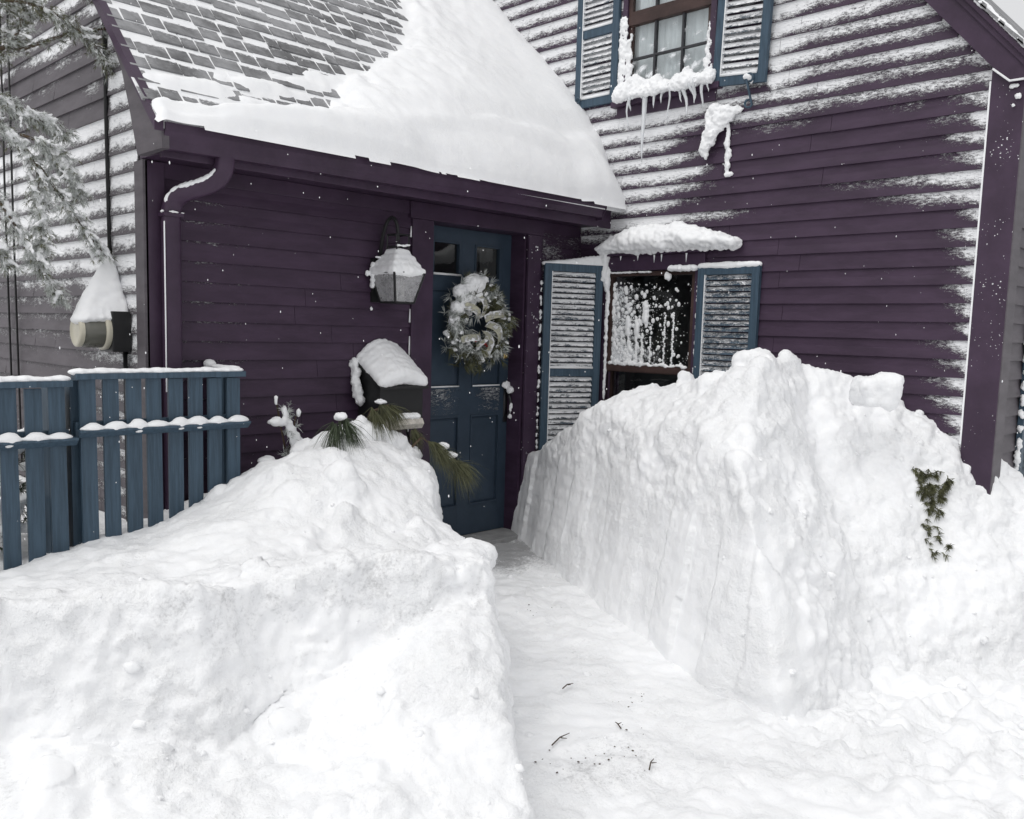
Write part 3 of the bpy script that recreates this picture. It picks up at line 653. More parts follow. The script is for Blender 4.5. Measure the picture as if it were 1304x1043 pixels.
m = MB(); m.tube([(-.632, YD - .004, .90), (-.632, YD - .035, .895), (-.632, YD - .055, .85), (-.632, YD - .055, .78), (-.632, YD - .035, .735), (-.632, YD - .004, .73)], .009, 8)
m.box((-.650, YD - .006, .69), (-.614, YD, .94)); m.tube([(-.632, YD - .006, .925), (-.632, YD - .045, .915)], .013, 8).build("door_handle", "iron", DOOR, True)
tag(blob("handle_snow", [(-.632, YD - .05, .925, .03, .03, .028), (-.64, YD - .02, .96, .05, .015, .03), (-.632, YD - .058, .80, .014, .014, .05), (-.632, YD - .05, .73, .02, .02, .018)], .007, .006, 30, parent=DOOR), kind="stuff")

# --- roof of the wing
RZ = lambda Y: 2.66 + 1.04 * Y
RN = Vector((0, -1.04, 1)).normalized(); RS = Vector((0, 1, 1.04)).normalized()       # roof normal, up-slope
ROOF = MB().prism([(-.37, RZ(-.37) - .055), (-.37, RZ(-.37) - .012), (2.45, RZ(2.45) - .012), (5.27, RZ(-.37) - .012), (5.27, RZ(-.37) - .055), (2.45, RZ(2.45) - .06)], 0, -3.43, -.004).build("roof", "snow_fine", HOUSE)
ROOF["label"] = "steep roof of the wing, grey shingles half buried in drifted snow"
rkpoly = [(-.365, 2.135), (-.365, 2.250), (2.45, 5.18), (2.45, 4.98), (.303, 2.88), (.071, 2.565), (-.02, 2.352), (-.10, 2.132)]
MB().prism(rkpoly, 0, -3.40, -3.365).build("rake_board", "end_siding", HOUSE)
MB().prism([(-.385, 2.205), (-.385, RZ(-.385) + .003), (2.45, RZ(2.45) + .003), (2.45, 5.140)], 0, -3.442, -3.40).build("rake_trim", "purple_trim", HOUSE)
sh_mesh = {}
def shingle_mesh(w, kind):
    key = (w, kind)
    if key in sh_mesh: return sh_mesh[key]
    L = .165; nx, ns = 3, 7; vs = []; at = []
    for i in range(nx):
        for j in range(ns):
            x = -w / 2 + w * i / (nx - 1); s = L * j / (ns - 1); t = .013 - .010 * j / (ns - 1)
            vs.append((x, s, t)); a = float(sstep(.070, .112, s)) * (1.1 if kind < 2 else 1.25)
            a += (.22, .38, .62)[kind] * (.4 if j else .2); at.append(a)
    fs = [(i * ns + j, (i + 1) * ns + j, (i + 1) * ns + j + 1, i * ns + j + 1) for i in range(nx - 1) for j in range(ns - 1)]
    k = len(vs)
    for i in range(nx): vs.append((-w / 2 + w * i / (nx - 1), 0, 0)); at.append(0)
    for j in (0, ns - 1): vs.append((-w / 2, L * j / (ns - 1), 0)); vs.append((w / 2, L * j / (ns - 1), 0)); at += [0, 0]
    fs += [(k + i, k + i + 1, (i + 1) * ns, i * ns) for i in range(nx - 1)]
    fs += [(k + 3, 0, ns - 1, k + 5), (k + 4, k + 6, (nx - 1) * ns + ns - 1, (nx - 1) * ns)]
    mb = MB().add(vs, fs, at); me = mb.mesh("shingle"); me.materials.append(MATS["shingle_grit"]); sh_mesh[key] = me; return me
XB_Y = [-.45, -.34, -.27, -.19, -.02, .15, .35, .55, .80, 1.04, 1.5, 2.2]
XB_X = [-3.45, -3.42, -2.80, -2.50, -2.28, -2.04, -1.68, -1.36, -1.16, -1.0, -.70, -.4]
def xb(Y): return np.interp(Y, XB_Y, XB_X)
cnt = 0; SE = .128
for c in range(17):
    s = c * SE; Y = -.375 + s * RS.y; x = -3.435 - random.choice((0, .05, .09)); Yc = Y + .06
    lim = float(xb(Yc)) + .28
    while x < min(lim, -.1) and cnt < 298:
        w = random.choice((.085, .11, .12, .135, .15, .165, .20)); xe = x + w
        if x < -3.436: w2 = xe + 3.436
        else: w2 = w
        wq = round(max(.035, w2 - .009) / .012) * .012; near = lim - x
        kind = 2 if near < .42 else (1 if random.random() < .35 or Yc < .0 else 0)
        o = bpy.data.objects.new("shingle", shingle_mesh(wq, kind)); COL.objects.link(o); o.parent = ROOF
        cx = (xe - w2 + xe) / 2; yj = Y + random.choice((0, 0, .018, -.010)); b = Vector((cx, yj, RZ(yj)))
        lift = random.choice((0, 0, .004))
        M = Matrix(((1, 0, 0, b.x), (0, RS.y, RN.y, b.y + RN.y * (lift - .010)), (0, RS.z, RN.z, b.z + RN.z * (lift - .010)), (0, 0, 0, 1)))
        o.matrix_parent_inverse = Matrix.Identity(4); o.matrix_world = M; o.matrix_parent_inverse = ROOF.matrix_world.inverted()
        o.matrix_basis = M; x = xe; cnt += 1
# drifted snow on the wing's roof
def roof_drift():
    xs = np.arange(-3.46, .012, .018); ys = np.concatenate([np.arange(-.455, -.30, .010), np.arange(-.30, 2.2, .022)])
    X, Y = np.meshgrid(xs, ys, indexing='ij'); p = np.stack([X.ravel() * 2.2, Y.ravel() * 2.2, X.ravel() * 0 + 9], 1)
    n = fbm(p, 3).reshape(X.shape); nf = fbm(p * 4.5, 3).reshape(X.shape)
    d = X - xb(Y) + .12 * n + .05 * nf
    T = .24 * (1 - np.exp(-np.clip(d, 0, 9) / .55)) * sstep(0, .25, d) + .02 * np.clip(d, -1, 1)
    T = T + .05 * sstep(-.5, -.05, X) - .10 * sstep(.9, 1.7, Y) * sstep(-1, 0, X)
    T = np.where(d < 0, np.maximum(-.03, .25 * d), T)
    T = np.where(T > 0, T * np.sqrt(np.clip((Y + .43) / (.20 + .22 * sstep(-2.6, -1.2, X)), .0, 1)), T) + .03 * sstep(-1.9, -1.2, X) * sstep(-.14, -.20, Y + .06 * n) * sstep(-.43, -.36, Y)
    # low strip that fills the gutter, and small lenses lodged on the lower courses
    strip = .050 * sstep(-.275, -.335, Y + .03 * n + .02 * nf) * (1 + .5 * n); T = np.maximum(T, strip - .004)
    for (cx, cy, rx, ry, h) in ((-3.14, -.165, .26, .040, .035), (-2.70, -.07, .30, .040, .03), (-2.42, .02, .22, .035, .028), (-2.78, -.20, .26, .030, .028), (-2.2, .09, .2, .045, .03)):
        q = 1 - ((X - cx) / rx) ** 2 - ((Y - cy - .10 * (X - cx) * 0) / ry) ** 2 + .5 * nf; T = np.maximum(T, h * np.clip(q, -1, 1) - .001)
    T = T + .035 * sstep(-.30, -.02, X) * sstep(.01, .06, T) * (.4 + .6 * n)
    cres = ((X + 1.15) / .85) ** 2; T = T - .045 * sstep(-.16 - .10 * np.sqrt(np.clip(cres, 0, 1)), -.20 - .10 * np.sqrt(np.clip(cres, 0, 1)), Y) * sstep(1, .5, cres)
    endr = sstep(-3.46, -3.40, X); T = T * endr - (1 - endr) * .03
    rnd = sstep(-.12, -.28, Y); T = np.where(T > 0, T * (1 - rnd * (1 - np.sqrt(np.clip((.03 - X) / .22, 0, 1)))), T)
    edge = np.clip((Y + .43) / .04, 0, 1); T = np.where(Y < -.39, T * np.sqrt(edge) - (1 - edge) * .03, T)
    Z = RZ(np.maximum(Y, -.38)) + T * 1.05 + .002 * nf * sstep(0, .05, T)
    Yo = Y + (-.25 * np.clip(T, 0, 1) * sstep(-.1, -.35, Y))
    nx, ny = X.shape; idx = np.arange(nx * ny).reshape(nx, ny)
    f = np.stack([idx[:-1, :-1], idx[1:, :-1], idx[1:, 1:], idx[:-1, 1:]], -1).reshape(-1, 4)
    keep = (T.ravel()[f] > -.012).any(1)
    me = from_np("roof_snow", np.stack([X.ravel(), Yo.ravel(), Z.ravel()], 1), f[keep])
    o = link("roof_snow", me, "snow_fine", None, True)
    tag(o, "deep smooth snow drift on the wing's roof, banked against the gable wall", "snow")
roof_drift()
# --- gutter and downspout
gp = [(-.288, 2.150), (-.345, 2.150), (-.352, 2.185), (-.380, 2.225), (-.384, 2.262), (-.372, 2.262), (-.366, 2.232), (-.340, 2.192), (-.334, 2.162), (-.288, 2.162)]
g = MB(); vs = []
for x, dz in ((-3.385, -.012), (-.185, .018)): vs += [(x, a, b + dz) for a, b in gp]
k = len(gp); g.add(vs, [tuple(range(k)), tuple(range(2 * k - 1, k - 1, -1))] + [(i, k + i, k + (i + 1) % k, (i + 1) % k) for i in range(k)])
GUT = g.build("gutter", "purple_trim", HOUSE)
ep = [(-.288, 2.150), (-.345, 2.150), (-.352, 2.185), (-.380, 2.225), (-.384, 2.262), (-.288, 2.262)]
MB().prism(ep, 0, -.186, -.182).build("end_cap", "purple_trim", GUT); MB().prism([(a, b - .012) for a, b in ep], 0, -3.389, -3.385).build("end_cap", "purple_trim", GUT)
def flat_tube(pts, w, d, name, mat, parent):
    """rounded-rectangle pipe: w along X, d along the other axis"""
    m = MB(); vs = []; ring = []
    for k in range(16):
        a = 6.28318 * k / 16; ca, sa = math.cos(a), math.sin(a)
        ring.append((math.copysign(abs(ca) ** .5, ca), math.copysign(abs(sa) ** .5, sa)))
    P3 = [Vector(p) for p in pts]
    for i, p in enumerate(P3):
        t = (P3[min(i + 1, len(P3) - 1)] - P3[max(i - 1, 0)]).normalized(); side = t.cross(Vector((0, 1, 0)))
        side = side.normalized(); other = t.cross(side).normalized()
        for a, b in ring: vs.append(tuple(p + side * a * w / 2 + other * b * d / 2))
    fs = [(i * 16 + k, i * 16 + (k + 1) % 16, (i + 1) * 16 + (k + 1) % 16, (i + 1) * 16 + k) for i in range(len(P3) - 1) for k in range(16)]
    return m.add(vs, fs).build(name, mat, parent, True)
def bez(p, n=10):
    out = []
    for t in np.linspace(0, 1, n):
        q = [Vector(a) for a in p]
        while len(q) > 1: q = [q[i].lerp(q[i + 1], t) for i in range(len(q) - 1)]
        out.append(q[0])
    return out
elbow = bez([(-3.065, -.315, 2.155), (-3.062, -.315, 2.06), (-3.07, -.28, 1.97), (-3.20, -.13, 2.02), (-3.222, -.062, 1.99), (-3.222, -.060, 1.86)], 18)
DS = flat_tube(elbow + [Vector((-3.222, -.060, 1.5)), Vector((-3.222, -.060, .2))], .088, .066, "downspout", "purple_trim", HOUSE)
part("strap", "purple_trim", ((-3.272, -.100, 1.865), (-3.172, -.014, 1.885)), parent=DS)
blob("elbow_snow", [(*(e + Vector((-.030, -.012, .022))), .016, .020, .016) for e in elbow[4:15]] + [(*(elbow[14] + Vector((-.040, 0, .0))), .012, .02, .03)], .007, .003, 30, parent=DS)
m = MB(); m.tube([(-3.268, -.088, 1.84), (-3.268, -.088, 1.0)], .0035, 5).build("rime_strip", "snow_fine", DS)
blob("strap_snow", [(-3.272, -.075, 1.888, .012, .02, .008), (-3.225, -.105, 1.887, .03, .007, .006), (-3.18, -.095, 1.887, .012, .01, .006)], .005, .003, 40, parent=DS)

# --- main roof, its rake and sky edge at upper right
ML = lambda Y, up: RAKE(Y) + up
EY = -2.965
def rstrip(lo, hi, xa, xbk, y0=EY, y1=1.9, cutx=None):
    return MB().prism([(y0, ML(y0, lo)), (y0, ML(y0, hi)), (y1, ML(y1, hi)), (y1, ML(y1, lo))], 0, xa, xbk)
rb = MB().prism([(-2.83, 2.745), (-2.895, 2.700), (-2.965, 2.700), (-2.985, ML(-2.985, .125)), (1.9, ML(1.9, .125)), (1.9, ML(1.9, 0))], 0, -.058, -.016).build("rake_board", "purple_trim", HOUSE)
rstrip(.126, .165, -.075, -.016, -2.995).build("crown_moulding", "purple_trim", HOUSE)
rstrip(.166, .200, -.095, -.016, -3.01).build("crown_moulding", "purple_trim", HOUSE)
MR = MB().prism([(-3.02, ML(-3.02, .06)), (-3.02, ML(-3.02, .215)), (1.9, ML(1.9, .215)), (6.8, ML(-3.02, .215)), (6.8, ML(-3.02, .06)), (1.9, ML(1.9, .06))], 0, -.014, 5.0).build("main_roof", "shingle_grit", HOUSE)
for k in range(9):                                     # courses seen edge-on along the rake
    y = -3.04 + k * .094; MB().prism([(y, ML(y, .214)), (y, ML(y, .236 + .006 * (k % 2))), (y + .125, ML(y + .125, .222)), (y + .125, ML(y + .125, .205))], 0, -.110, .25 + .1 * (k % 3), .3 if k % 2 else 0).build("shingle", "shingle_grit", MR)
blob("rake_snow", [(-.085 + .006 * math.sin(k), -3.0 + k * .016, ML(-3.0 + k * .016, .224), .024, .022, .013 + .004 * math.sin(k * .9)) for k in range(44)], .007, .004, 25, parent=MR)
m = MB(); m.tube([(-.062, -2.80, 2.772), (-.062, -2.885, 2.698), (-.062, -2.965, 2.698)], .006, 6).build("rime_strip", "snow_fine", rb, True)
tag(blob("corner_snow", [(-.035, -2.90, 2.675, .012, .03, .015), (-.04, -2.925, 2.62, .010, .02, .02), (-.04, -2.905, 2.575, .01, .012, .012)], .006, .005, 40, parent=HOUSE), kind="stuff")
# back of the wing and far walls so that the house is closed
part("back_wall", "purple_siding", ((-3.15, 4.74, -.25), (.0, 4.9, 2.6)), bevel=0)
part("inner_wall", "room_dark", ((3.9, -2.75, -.25), (3.98, 6, 2.7)), bevel=0)

# ================================================================== windows and shutters
def frame4(m, axisx, y0, y1, z0, z1, w, xa, xb_):
    m.box((xa, y0, z0), (xb_, y0 + w, z1)); m.box((xa, y1 - w, z0), (xb_, y1, z1)); m.box((xa + .0005, y0 + w, z0), (xb_, y1 - w, z0 + w)); m.box((xa + .0005, y0 + w, z1 - w), (xb_, y1 - w, z1))
# lower window: Y -1.04..-.29, Z .55..1.80
def sub_empty(name, loc):
    o = empty(name, loc); o.parent = HOUSE; o.matrix_parent_inverse = HOUSE.matrix_world.inverted(); return o
LW = sub_empty("window", (0, -.66, .5))
for a, b in ((-1.09, -1.035), (-.295, -.205)): part("side_casing", "purple_trim_flecked", ((-.028, a, .50), (.0, b, 1.80)), parent=LW)
LW["label"] = "ground-floor window crusted with snow between two blue shutters"
part("head_casing", "purple_trim", ((-.036, -1.11, 1.801), (.0, -.205, 1.905)), parent=LW)
part("drip_cap", "purple_trim", ((-.060, -1.12, 1.906), (.0, -.20, 1.925)), parent=LW)
m = MB(); frame4(m, 0, -1.034, -.296, 1.075, 1.795, .030, -.012, .03); m.build("sash", "brown_wood", LW)
m = MB(); frame4(m, 0, -1.034, -.296, .55, 1.12, .030, .012, .05); m.build("sash", "brown_wood", LW)
part("meeting_rail", "brown_wood", ((-.020, -1.030, 1.082), (.03, -.30, 1.128)), parent=LW, snow=.0)
part("pane", "window_glass", ((.012, -1.004, 1.105), (.016, -.326, 1.765)), parent=LW, bevel=0); part("pane", "window_glass", ((.030, -1.004, .58), (.034, -.326, 1.09)), parent=LW, bevel=0)
part("storm_track", "purple_trim", ((-.020, -.338, .55), (-.013, -.326, 1.07)), parent=LW, bevel=.001)
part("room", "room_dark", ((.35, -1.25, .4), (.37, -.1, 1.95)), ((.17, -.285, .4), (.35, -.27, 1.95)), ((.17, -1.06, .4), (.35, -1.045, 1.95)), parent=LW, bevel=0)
# snow crust on the lower pane: lumps that have slid and frozen
rs = random.Random(5); cr = MB()
for k in range(2300):
    t = rs.random() ** 1.25; y = -.32 - t * .68; z = rs.uniform(1.13, 1.72)
    dens = (1 - t) ** 1.1 * (.75 if z < 1.62 else .3) + .08
    if rs.random() > dens: continue
    r = (.0025 + .013 * rs.random() ** 4) * (1.25 - .5 * t); cr.ell((.006, y, z), (r * .7, r, r * rs.uniform(.9, 1.5)), 2 if r > .008 else 1)
for (y, z0, z1, r) in ((-.42, 1.16, 1.36, .012), (-.48, 1.15, 1.40, .014), (-.55, 1.14, 1.42, .014), (-.60, 1.14, 1.34, .012), (-.67, 1.16, 1.33, .010), (-.79, 1.14, 1.50, .009), (-.86, 1.14, 1.5, .010), (-.62, 1.45, 1.56, .03), (-.47, 1.36, 1.46, .028), (-.55, 1.36, 1.43, .026)):
    n_ = int((z1 - z0) / .016)
    for j in range(n_ + 1): cr.ell((.002, y + rs.uniform(-.006, .006), z0 + (z1 - z0) * j / max(1, n_)), (r * .6, r * rs.uniform(.7, 1.2), r * 1.1), 1)
me = cr.mesh("pane_crust"); displace(me, lambda v, n: .0018 * fbm(v * 120, 2))
tag(link("pane_crust", me, "snow_fine", LW, True), kind="stuff")
fm = MB(); vs = []; at = []
for i in range(18):
    for j in range(16): yy = -.327 - .676 * i / 17; zz = 1.106 + .658 * j / 15; vs.append((.0085, yy, zz)); at.append(.58 - .46 * i / 17 - (.35 if j > 13 else 0) + (.12 if j < 4 else 0))
fm.add(vs, [(i * 16 + j, (i + 1) * 16 + j, (i + 1) * 16 + j + 1, i * 16 + j + 1) for i in range(17) for j in range(15)], at).build("frost", "pane_frost", LW)
fm = MB(); vs = []; at = []
for i in range(8):
    for j in range(10): yy = -.40 - .62 * i / 7; zz = 3.05 + .45 * j / 9; vs.append((.0075, yy, zz)); at.append(.50 + (.22 if (i + j) % 4 == 0 else -.12) - .25 * (j / 9))
UF = (vs, [(i * 10 + j, (i + 1) * 10 + j, (i + 1) * 10 + j + 1, i * 10 + j + 1) for i in range(7) for j in range(9)], at)
blob("rail_snow", [(-.012, -.34 - k * .045, 1.136 + .006 * math.sin(k * 2.1), .014, .034, .012 + (.014 if k < 7 else 0) * abs(math.sin(k * 1.3))) for k in range(15)], .006, .006, 30, parent=LW)
tag(blob("casing_snow", [(-.032, -.30, 1.80 - k * .06, .014, .022 - .012 * (k / 16), .045) for k in range(16)] + [(-.04, -.295, 1.72, .03, .03, .07)], .007, .006, 30, parent=LW, lump=.004), kind="stuff")
tag(blob("casing_snow", [(-.030, -1.062, 1.72 - k * .06, .006, .010, .03) for k in range(14) if k % 3], .006, .006, 40, parent=LW, lump=.004), kind="stuff")
blob("sash_snow", [(-.02, -.33 - k * .04, 1.79, .016, .03, .008) for k in range(9)] + [(-.045, -.86 - k * .035, 1.805, .03, .03, .024) for k in range(6)] + [(-.02, -.80 - .02 * k, 1.76 - .012 * k, .014, .02, .03) for k in range(2)], .006, .005, 25, parent=LW)
hd = []
for k in range(22):
    t = k / 21; y = -.27 - 1.06 * t; h = .105 * (math.sin(min(1, t * 2.2 + .25) * 1.57) * (1 - .62 * max(0, t - .62) / .38))
    hd += [(-.055, y, 1.925 + h * .85, .070, .06, h), (-.095, y, 1.935 + h * .65, .062 * (1 - .4 * max(0, t - .7) / .3), .06, h * .72)]
hd += [(-.045, -.265, 1.90 - .035 * k, .032, .045 - .004 * k, .05) for k in range(5)] + [(-.04, -1.33, 1.94, .025, .06, .02), (-.04, -1.30, 1.965, .03, .07, .022)]
tag(blob("settled_snow", hd, .010, .014, 10, lump=.010, lf=24), "thick rounded snow shelf lying on the ground-floor window head", "snow", "snow lying on the window ledges")
ic = MB()
for y, L in ((-.60, .035), (-.74, .055), (-.80, .05), (-1.0, .06), (-.45, .03)): ic.tube([(-.09, y, 1.90), (-.09, y, 1.90 - L)], [.007, .0015], 6)
tag(ic.build("icicles", "ice", LW, True), kind="stuff")

# upper window: Y -1.06..-.37, Z 3.02..
UW = sub_empty("window", (0, -.71, 2.95))
for a, b in ((-1.10, -1.055), (-.375, -.335)): part("side_casing", "purple_trim_flecked", ((-.028, a, 2.98), (.0, b, 4.3)), parent=UW)
UW["label"] = "upstairs window with dark muntins, a snow-laden sill and long icicles"
m = MB(); frame4(m, 0, -1.054, -.376, 3.02, 3.56, .032, -.002, .03); m.build("sash", "brown_wood", UW)
part("meeting_rail", "brown_wood", ((-.018, -1.052, 3.505), (.03, -.378, 3.565)), parent=UW)
m = MB(); frame4(m, 0, -1.054, -.376, 3.566, 4.28, .032, -.012, .02); m.build("sash", "brown_wood", UW)
ym = [-.376 - .678 * k / 3 for k in (1, 2)]
for z0, z1 in ((3.05, 3.505), (3.60, 4.25)):
    for y in ym: part("muntin", "iron", ((-.004, y - .008, z0), (.024, y + .008, z1)), parent=UW, bevel=.001)
    for f in (.5,): part("muntin", "iron", ((-.003, -1.02, z0 + (z1 - z0) * f - .007), (.023, -.41, z0 + (z1 - z0) * f + .007)), parent=UW, bevel=.001)
    ys_ = [-1.022] + sorted(ym) + [-.408]
    for a, b in zip(ys_[:-1], ys_[1:]):
        for c, d in ((z0, (z0 + z1) / 2), ((z0 + z1) / 2, z1)): part("pane", "window_glass", ((.010, a + .001, c + .001), (.013, b - .001, d - .001)), parent=UW, bevel=0)
MB().add(*UF).build("frost", "pane_frost", UW)
cm = MB(); nC = 60; vs = []
for k in range(nC + 1):
    y = -1.05 + .68 * k / nC; xx = .050 + .008 * math.sin(k * .9) + .004 * math.sin(k * 2.3); vs += [(xx, y, 2.95), (xx, y, 4.3)]
cm.add(vs, [(2 * k, 2 * k + 2, 2 * k + 3, 2 * k + 1) for k in range(nC)]).build("curtain", "curtain", UW, True)
part("sill", "purple_trim", ((-.060, -1.16, 2.955), (.02, -.28, 2.995)), parent=UW); part("apron", "purple_trim", ((-.024, -1.12, 2.885), (.0, -.31, 2.954)), parent=UW)
rw0 = random.Random(8); si = []
for k in range(36):
    y = -.345 - .76 * k / 35; h = .045 + .022 * math.sin(k * .55) + .014 * math.sin(k * 1.7 + 1); si += [(-.055, y, 3.015 + h * .5, .050, .035, h), (-.090, y, 2.995 + h * .35, .034 + .012 * math.sin(k * .8), .03, h * .75)]
si += [(-.02, -.42 - .03 * k, 3.09 + .02 * math.sin(k), .02, .035, .075 - .008 * k) for k in range(6)] + [(-.012, -.395 - .010 * math.sin(k * 1.7), 3.08 + .028 * k, .013, .036 - .0022 * k, .035) for k in range(13)]
si += [(-.018, -1.05 + .010 * math.sin(k * 2.1), 3.04 + .028 * k, .014, .046 - .0032 * k, .035) for k in range(13)] + [(-.027, -.345, 3.0 + .03 * k, .009, .040, .04) for k in range(19)]
tag(blob("settled_snow", si, .007, .010, 24, lump=.007, lf=38, smooth=5), "lumpy snow crusted along the upstairs window sill", "snow", "snow lying on the window ledges")
ic = MB()
for (y, L, r) in ((-.46, .26, .008), (-.475, .13, .016), (-.60, .50, .020), (-.68, .14, .013), (-.74, .12, .012), (-.80, .26, .007), (-.85, .14, .013), (-.90, .24, .015), (-.95, .16, .014), (-1.0, .15, .014), (-1.06, .20, .013), (-1.10, .10, .010)):
    pts = []; rr = []
    for j in range(7): t = j / 6; pts.append((-.09 + .01 * math.sin(j + y * 9), y + .004 * math.sin(j * 1.3 + y * 20) - (.06 * t if .84 < -y < .97 else 0), 3.03 - L * t)); rr.append(r * (1 - t) ** .7 + .0015)
    ic.tube(pts, rr, 7)
me = ic.mesh("icicles"); tag(link("icicles", me, "ice", UW, True), kind="stuff")
hg = [(-.05, -1.14, 2.82, .04, .04, .05), (-.05, -1.17, 2.76, .04, .07, .04), (-.05, -1.21, 2.80, .03, .06, .035), (-.06, -1.11, 2.70, .035, .03, .06), (-.06, -1.08, 2.62, .03, .024, .06), (-.055, -1.09, 2.55, .018, .016, .05), (-.05, -1.15, 2.70, .03, .04, .03), (-.045, -1.20, 2.72, .025, .04, .025),
      (-.03, -1.27, 2.80, .02, .07, .03), (-.02, -1.225, 2.60, .012, .025, .05), (-.02, -1.23, 2.53, .012, .028, .05), (-.02, -1.235, 2.46, .012, .022, .045), (-.02, -1.25, 2.40, .012, .045, .02), (-.02, -1.23, 2.66, .012, .018, .06), (-.05, -1.10, 2.78, .03, .03, .05), (-.06, -1.13, 2.66, .03, .045, .04), (-.06, -1.07, 2.58, .025, .022, .06)]
tag(blob("snow_clump", hg + [((a[0] + b[0]) / 2, (a[1] + b[1]) / 2, (a[2] + b[2]) / 2, .03, .035, .04) for a, b in zip(hg[:8], hg[1:9])], .007, .009, 24, lump=.006, lf=36, smooth=6), "frozen snow clump hanging on the siding below the upstairs sill", "snow")

def shutter(name_label, W_, H_, mid, nsl, cov, origin, ang, shear=0.0, dust=0.0, side=1):
    """louvred shutter; local u along its width from the hinge, face towards local -n"""
    def place(m_): pass
    st = .055
    m = MB()
    rails = [(0, .06), (mid - .03, mid + .03), (H_ - .055, H_)] if mid else [(0, .06), (H_ - .055, H_)]
    m.box((0, -.032, 0), (st, 0, H_)); m.box((W_ - st, -.032, 0), (W_, 0, H_))
    for a, b in rails: m.box((st, -.0315, a), (W_ - st, -.0005, b))
    o = m.build("shutter", "blue_paint", None, bevel=.003); o["label"] = name_label
    sl = MB(); t = .0035; d_ = .017; q = .030
    L = W_ - 2 * st - .004; nseg = 8; vs = []; at = []
    for k in range(nseg + 1):
        u = st + .002 + L * k / nseg
        vs += [(u, -d_, -q / 2), (u, -d_ - t, -q / 2 + .001), (u, -.002, q / 2 + .001), (u, -.001, q / 2 - t)]
        at += [0, cov * .55, cov, 0]
    fs = [(4 * k + j, 4 * k + 4 + j, 4 * k + 4 + (j + 1) % 4, 4 * k + (j + 1) % 4) for k in range(nseg) for j in range(4)] + [(0, 1, 2, 3), (4 * nseg + 3, 4 * nseg + 2, 4 * nseg + 1, 4 * nseg)]
    sm = MB().add([(a, b - .008, c) for a, b, c in vs], fs, at).mesh("slat"); sm.materials.append(MATS["slat_paint"])
    secs = [(rails[i][1], rails[i + 1][0]) for i in range(len(rails) - 1)]
    for a, b in secs:
        n_ = max(3, round((b - a) / nsl))
        for k in range(n_):
            s_ = bpy.data.objects.new("slat", sm); COL.objects.link(s_); s_.parent = o; s_.location = (0, random.uniform(-.001, .001), a + (b - a) * (k + .5) / n_)
            s_.rotation_euler = (random.uniform(-.05, .05), random.uniform(-.004, .004), 0)
        if dust > .2:
            MB().tube([(st + .004, -.030, a + .006), (W_ - st - .004, -.030, a + .006)], .010, 6).build("ledge_snow", "snow_fine", o, True)
    if dust:
        k = MB(); k.box((st - .001, -.0335, .06), (st + .004, -.006, H_ - .055)); k.build("rime_strip", "snow_fine", o)
    M = Matrix.Translation(origin) @ Matrix.Rotation(ang, 4, 'Z')
    if shear: M = M @ Matrix(((1, 0, 0, 0), (0, 1, 0, 0), (shear, 0, 1, 0), (0, 0, 0, 1)))
    if shear:
        for ob in [o] + list(o.children):
            pass
    o.matrix_world = M
    o.parent = HOUSE; o.matrix_parent_inverse = HOUSE.matrix_world.inverted()
    return o
# local +u maps to world by ang; the face (local -Y) must look to world -X: ang = -90 deg gives u -> -Y, face -> -X
A90 = -math.pi / 2
shutter("blue louvred shutter right of the ground-floor window, foot buried in snow", .455, 1.42, .62, .0385, .68, (-.012, -1.066, .39), A90, dust=.1)
aL = math.atan2(-.285 + .055, -.06 + .455)      # angled leaf: from its free edge by the door casing to the hinge
shutter("blue louvred shutter standing ajar in the corner beside the door, slats packed with snow", .455, 1.50, .72, .0385, 1.0, (-.455, -.045, .34), math.atan2(-.20, .40), dust=.3)
shutter("blue louvred shutter left of the upstairs window, slats white with snow", .385, 1.55, .52, .0385, 1.05, (-.012, .075, 3.0), A90, dust=.3)
shutter("sagging blue louvred shutter right of the upstairs window with snow on its slats", .375, 1.55, 0, .0405, 1.05, (-.016, -1.104, 2.968), A90, shear=-.16, dust=.3)
shutter("blue shutter edge on the side wall, bottom of it in snow", .40, 1.5, .7, .04, .1, (.40, YS - .012, .42), 0.0)
def s_hook(name, c, sc, par, lab):
    m = MB(); pts = []
    for k in range(15): a = k / 14 * 4.4; r = (.012 + .012 * (1 - k / 14)) ; pts.append((c[0], c[1] + sc * (math.cos(a + .6) * r + .0), c[2] + sc * (.055 + math.sin(a + .6) * r)))
    pts = pts[::-1]
    up = pts; dn = [(c[0], 2 * c[1] - p[1], 2 * c[2] - p[2]) for p in pts][::-1]
    m.tube(up + dn, .0055 * sc, 6).build(name, "blue_paint", par, True)
tag(blob("edge_snow", [(.40 + .012 * math.sin(k * 2.3), YS - .03, .62 + .040 * k + .02 * math.sin(k * 3.3), .010 + .020 * abs(math.sin(k * 1.9)), .016, .018 + .02 * abs(math.sin(k * 2.7))) for k in range(21) if k % 5], .007, .008, 30, parent=HOUSE, lump=.008), kind="stuff")
s_hook("shutter_dog", (-.062, -1.385, 2.895), 1.35, HOUSE, ""); s_hook("shutter_dog", (-.060, .03, 2.99), 1.1, HOUSE, "")
blob("dog_snow", [(-.062, -1.365, 2.985, .016, .03, .022), (-.05, -1.39, 2.965, .012, .02, .03)], .006, .004, 40, parent=HOUSE)
for lab, cc in (("low wedge of snow on top of the shutter that stands ajar by the door", [(-.44 + .028 * k, -.052 - .014 * k, 1.840 + .0012 * k, .034, .030, .016 + .0036 * k) for k in range(15)]),
                ("flat snow cap on top of the ground-floor shutter right of the window", [(-.028, -1.085 - .023 * k, 1.815, .026, .030, .030 - .001 * abs(k - 9)) for k in range(19)])):
    tag(blob("settled_snow", cc, .007, .004, 14), lab, "snow", "snow lying on the shutters")
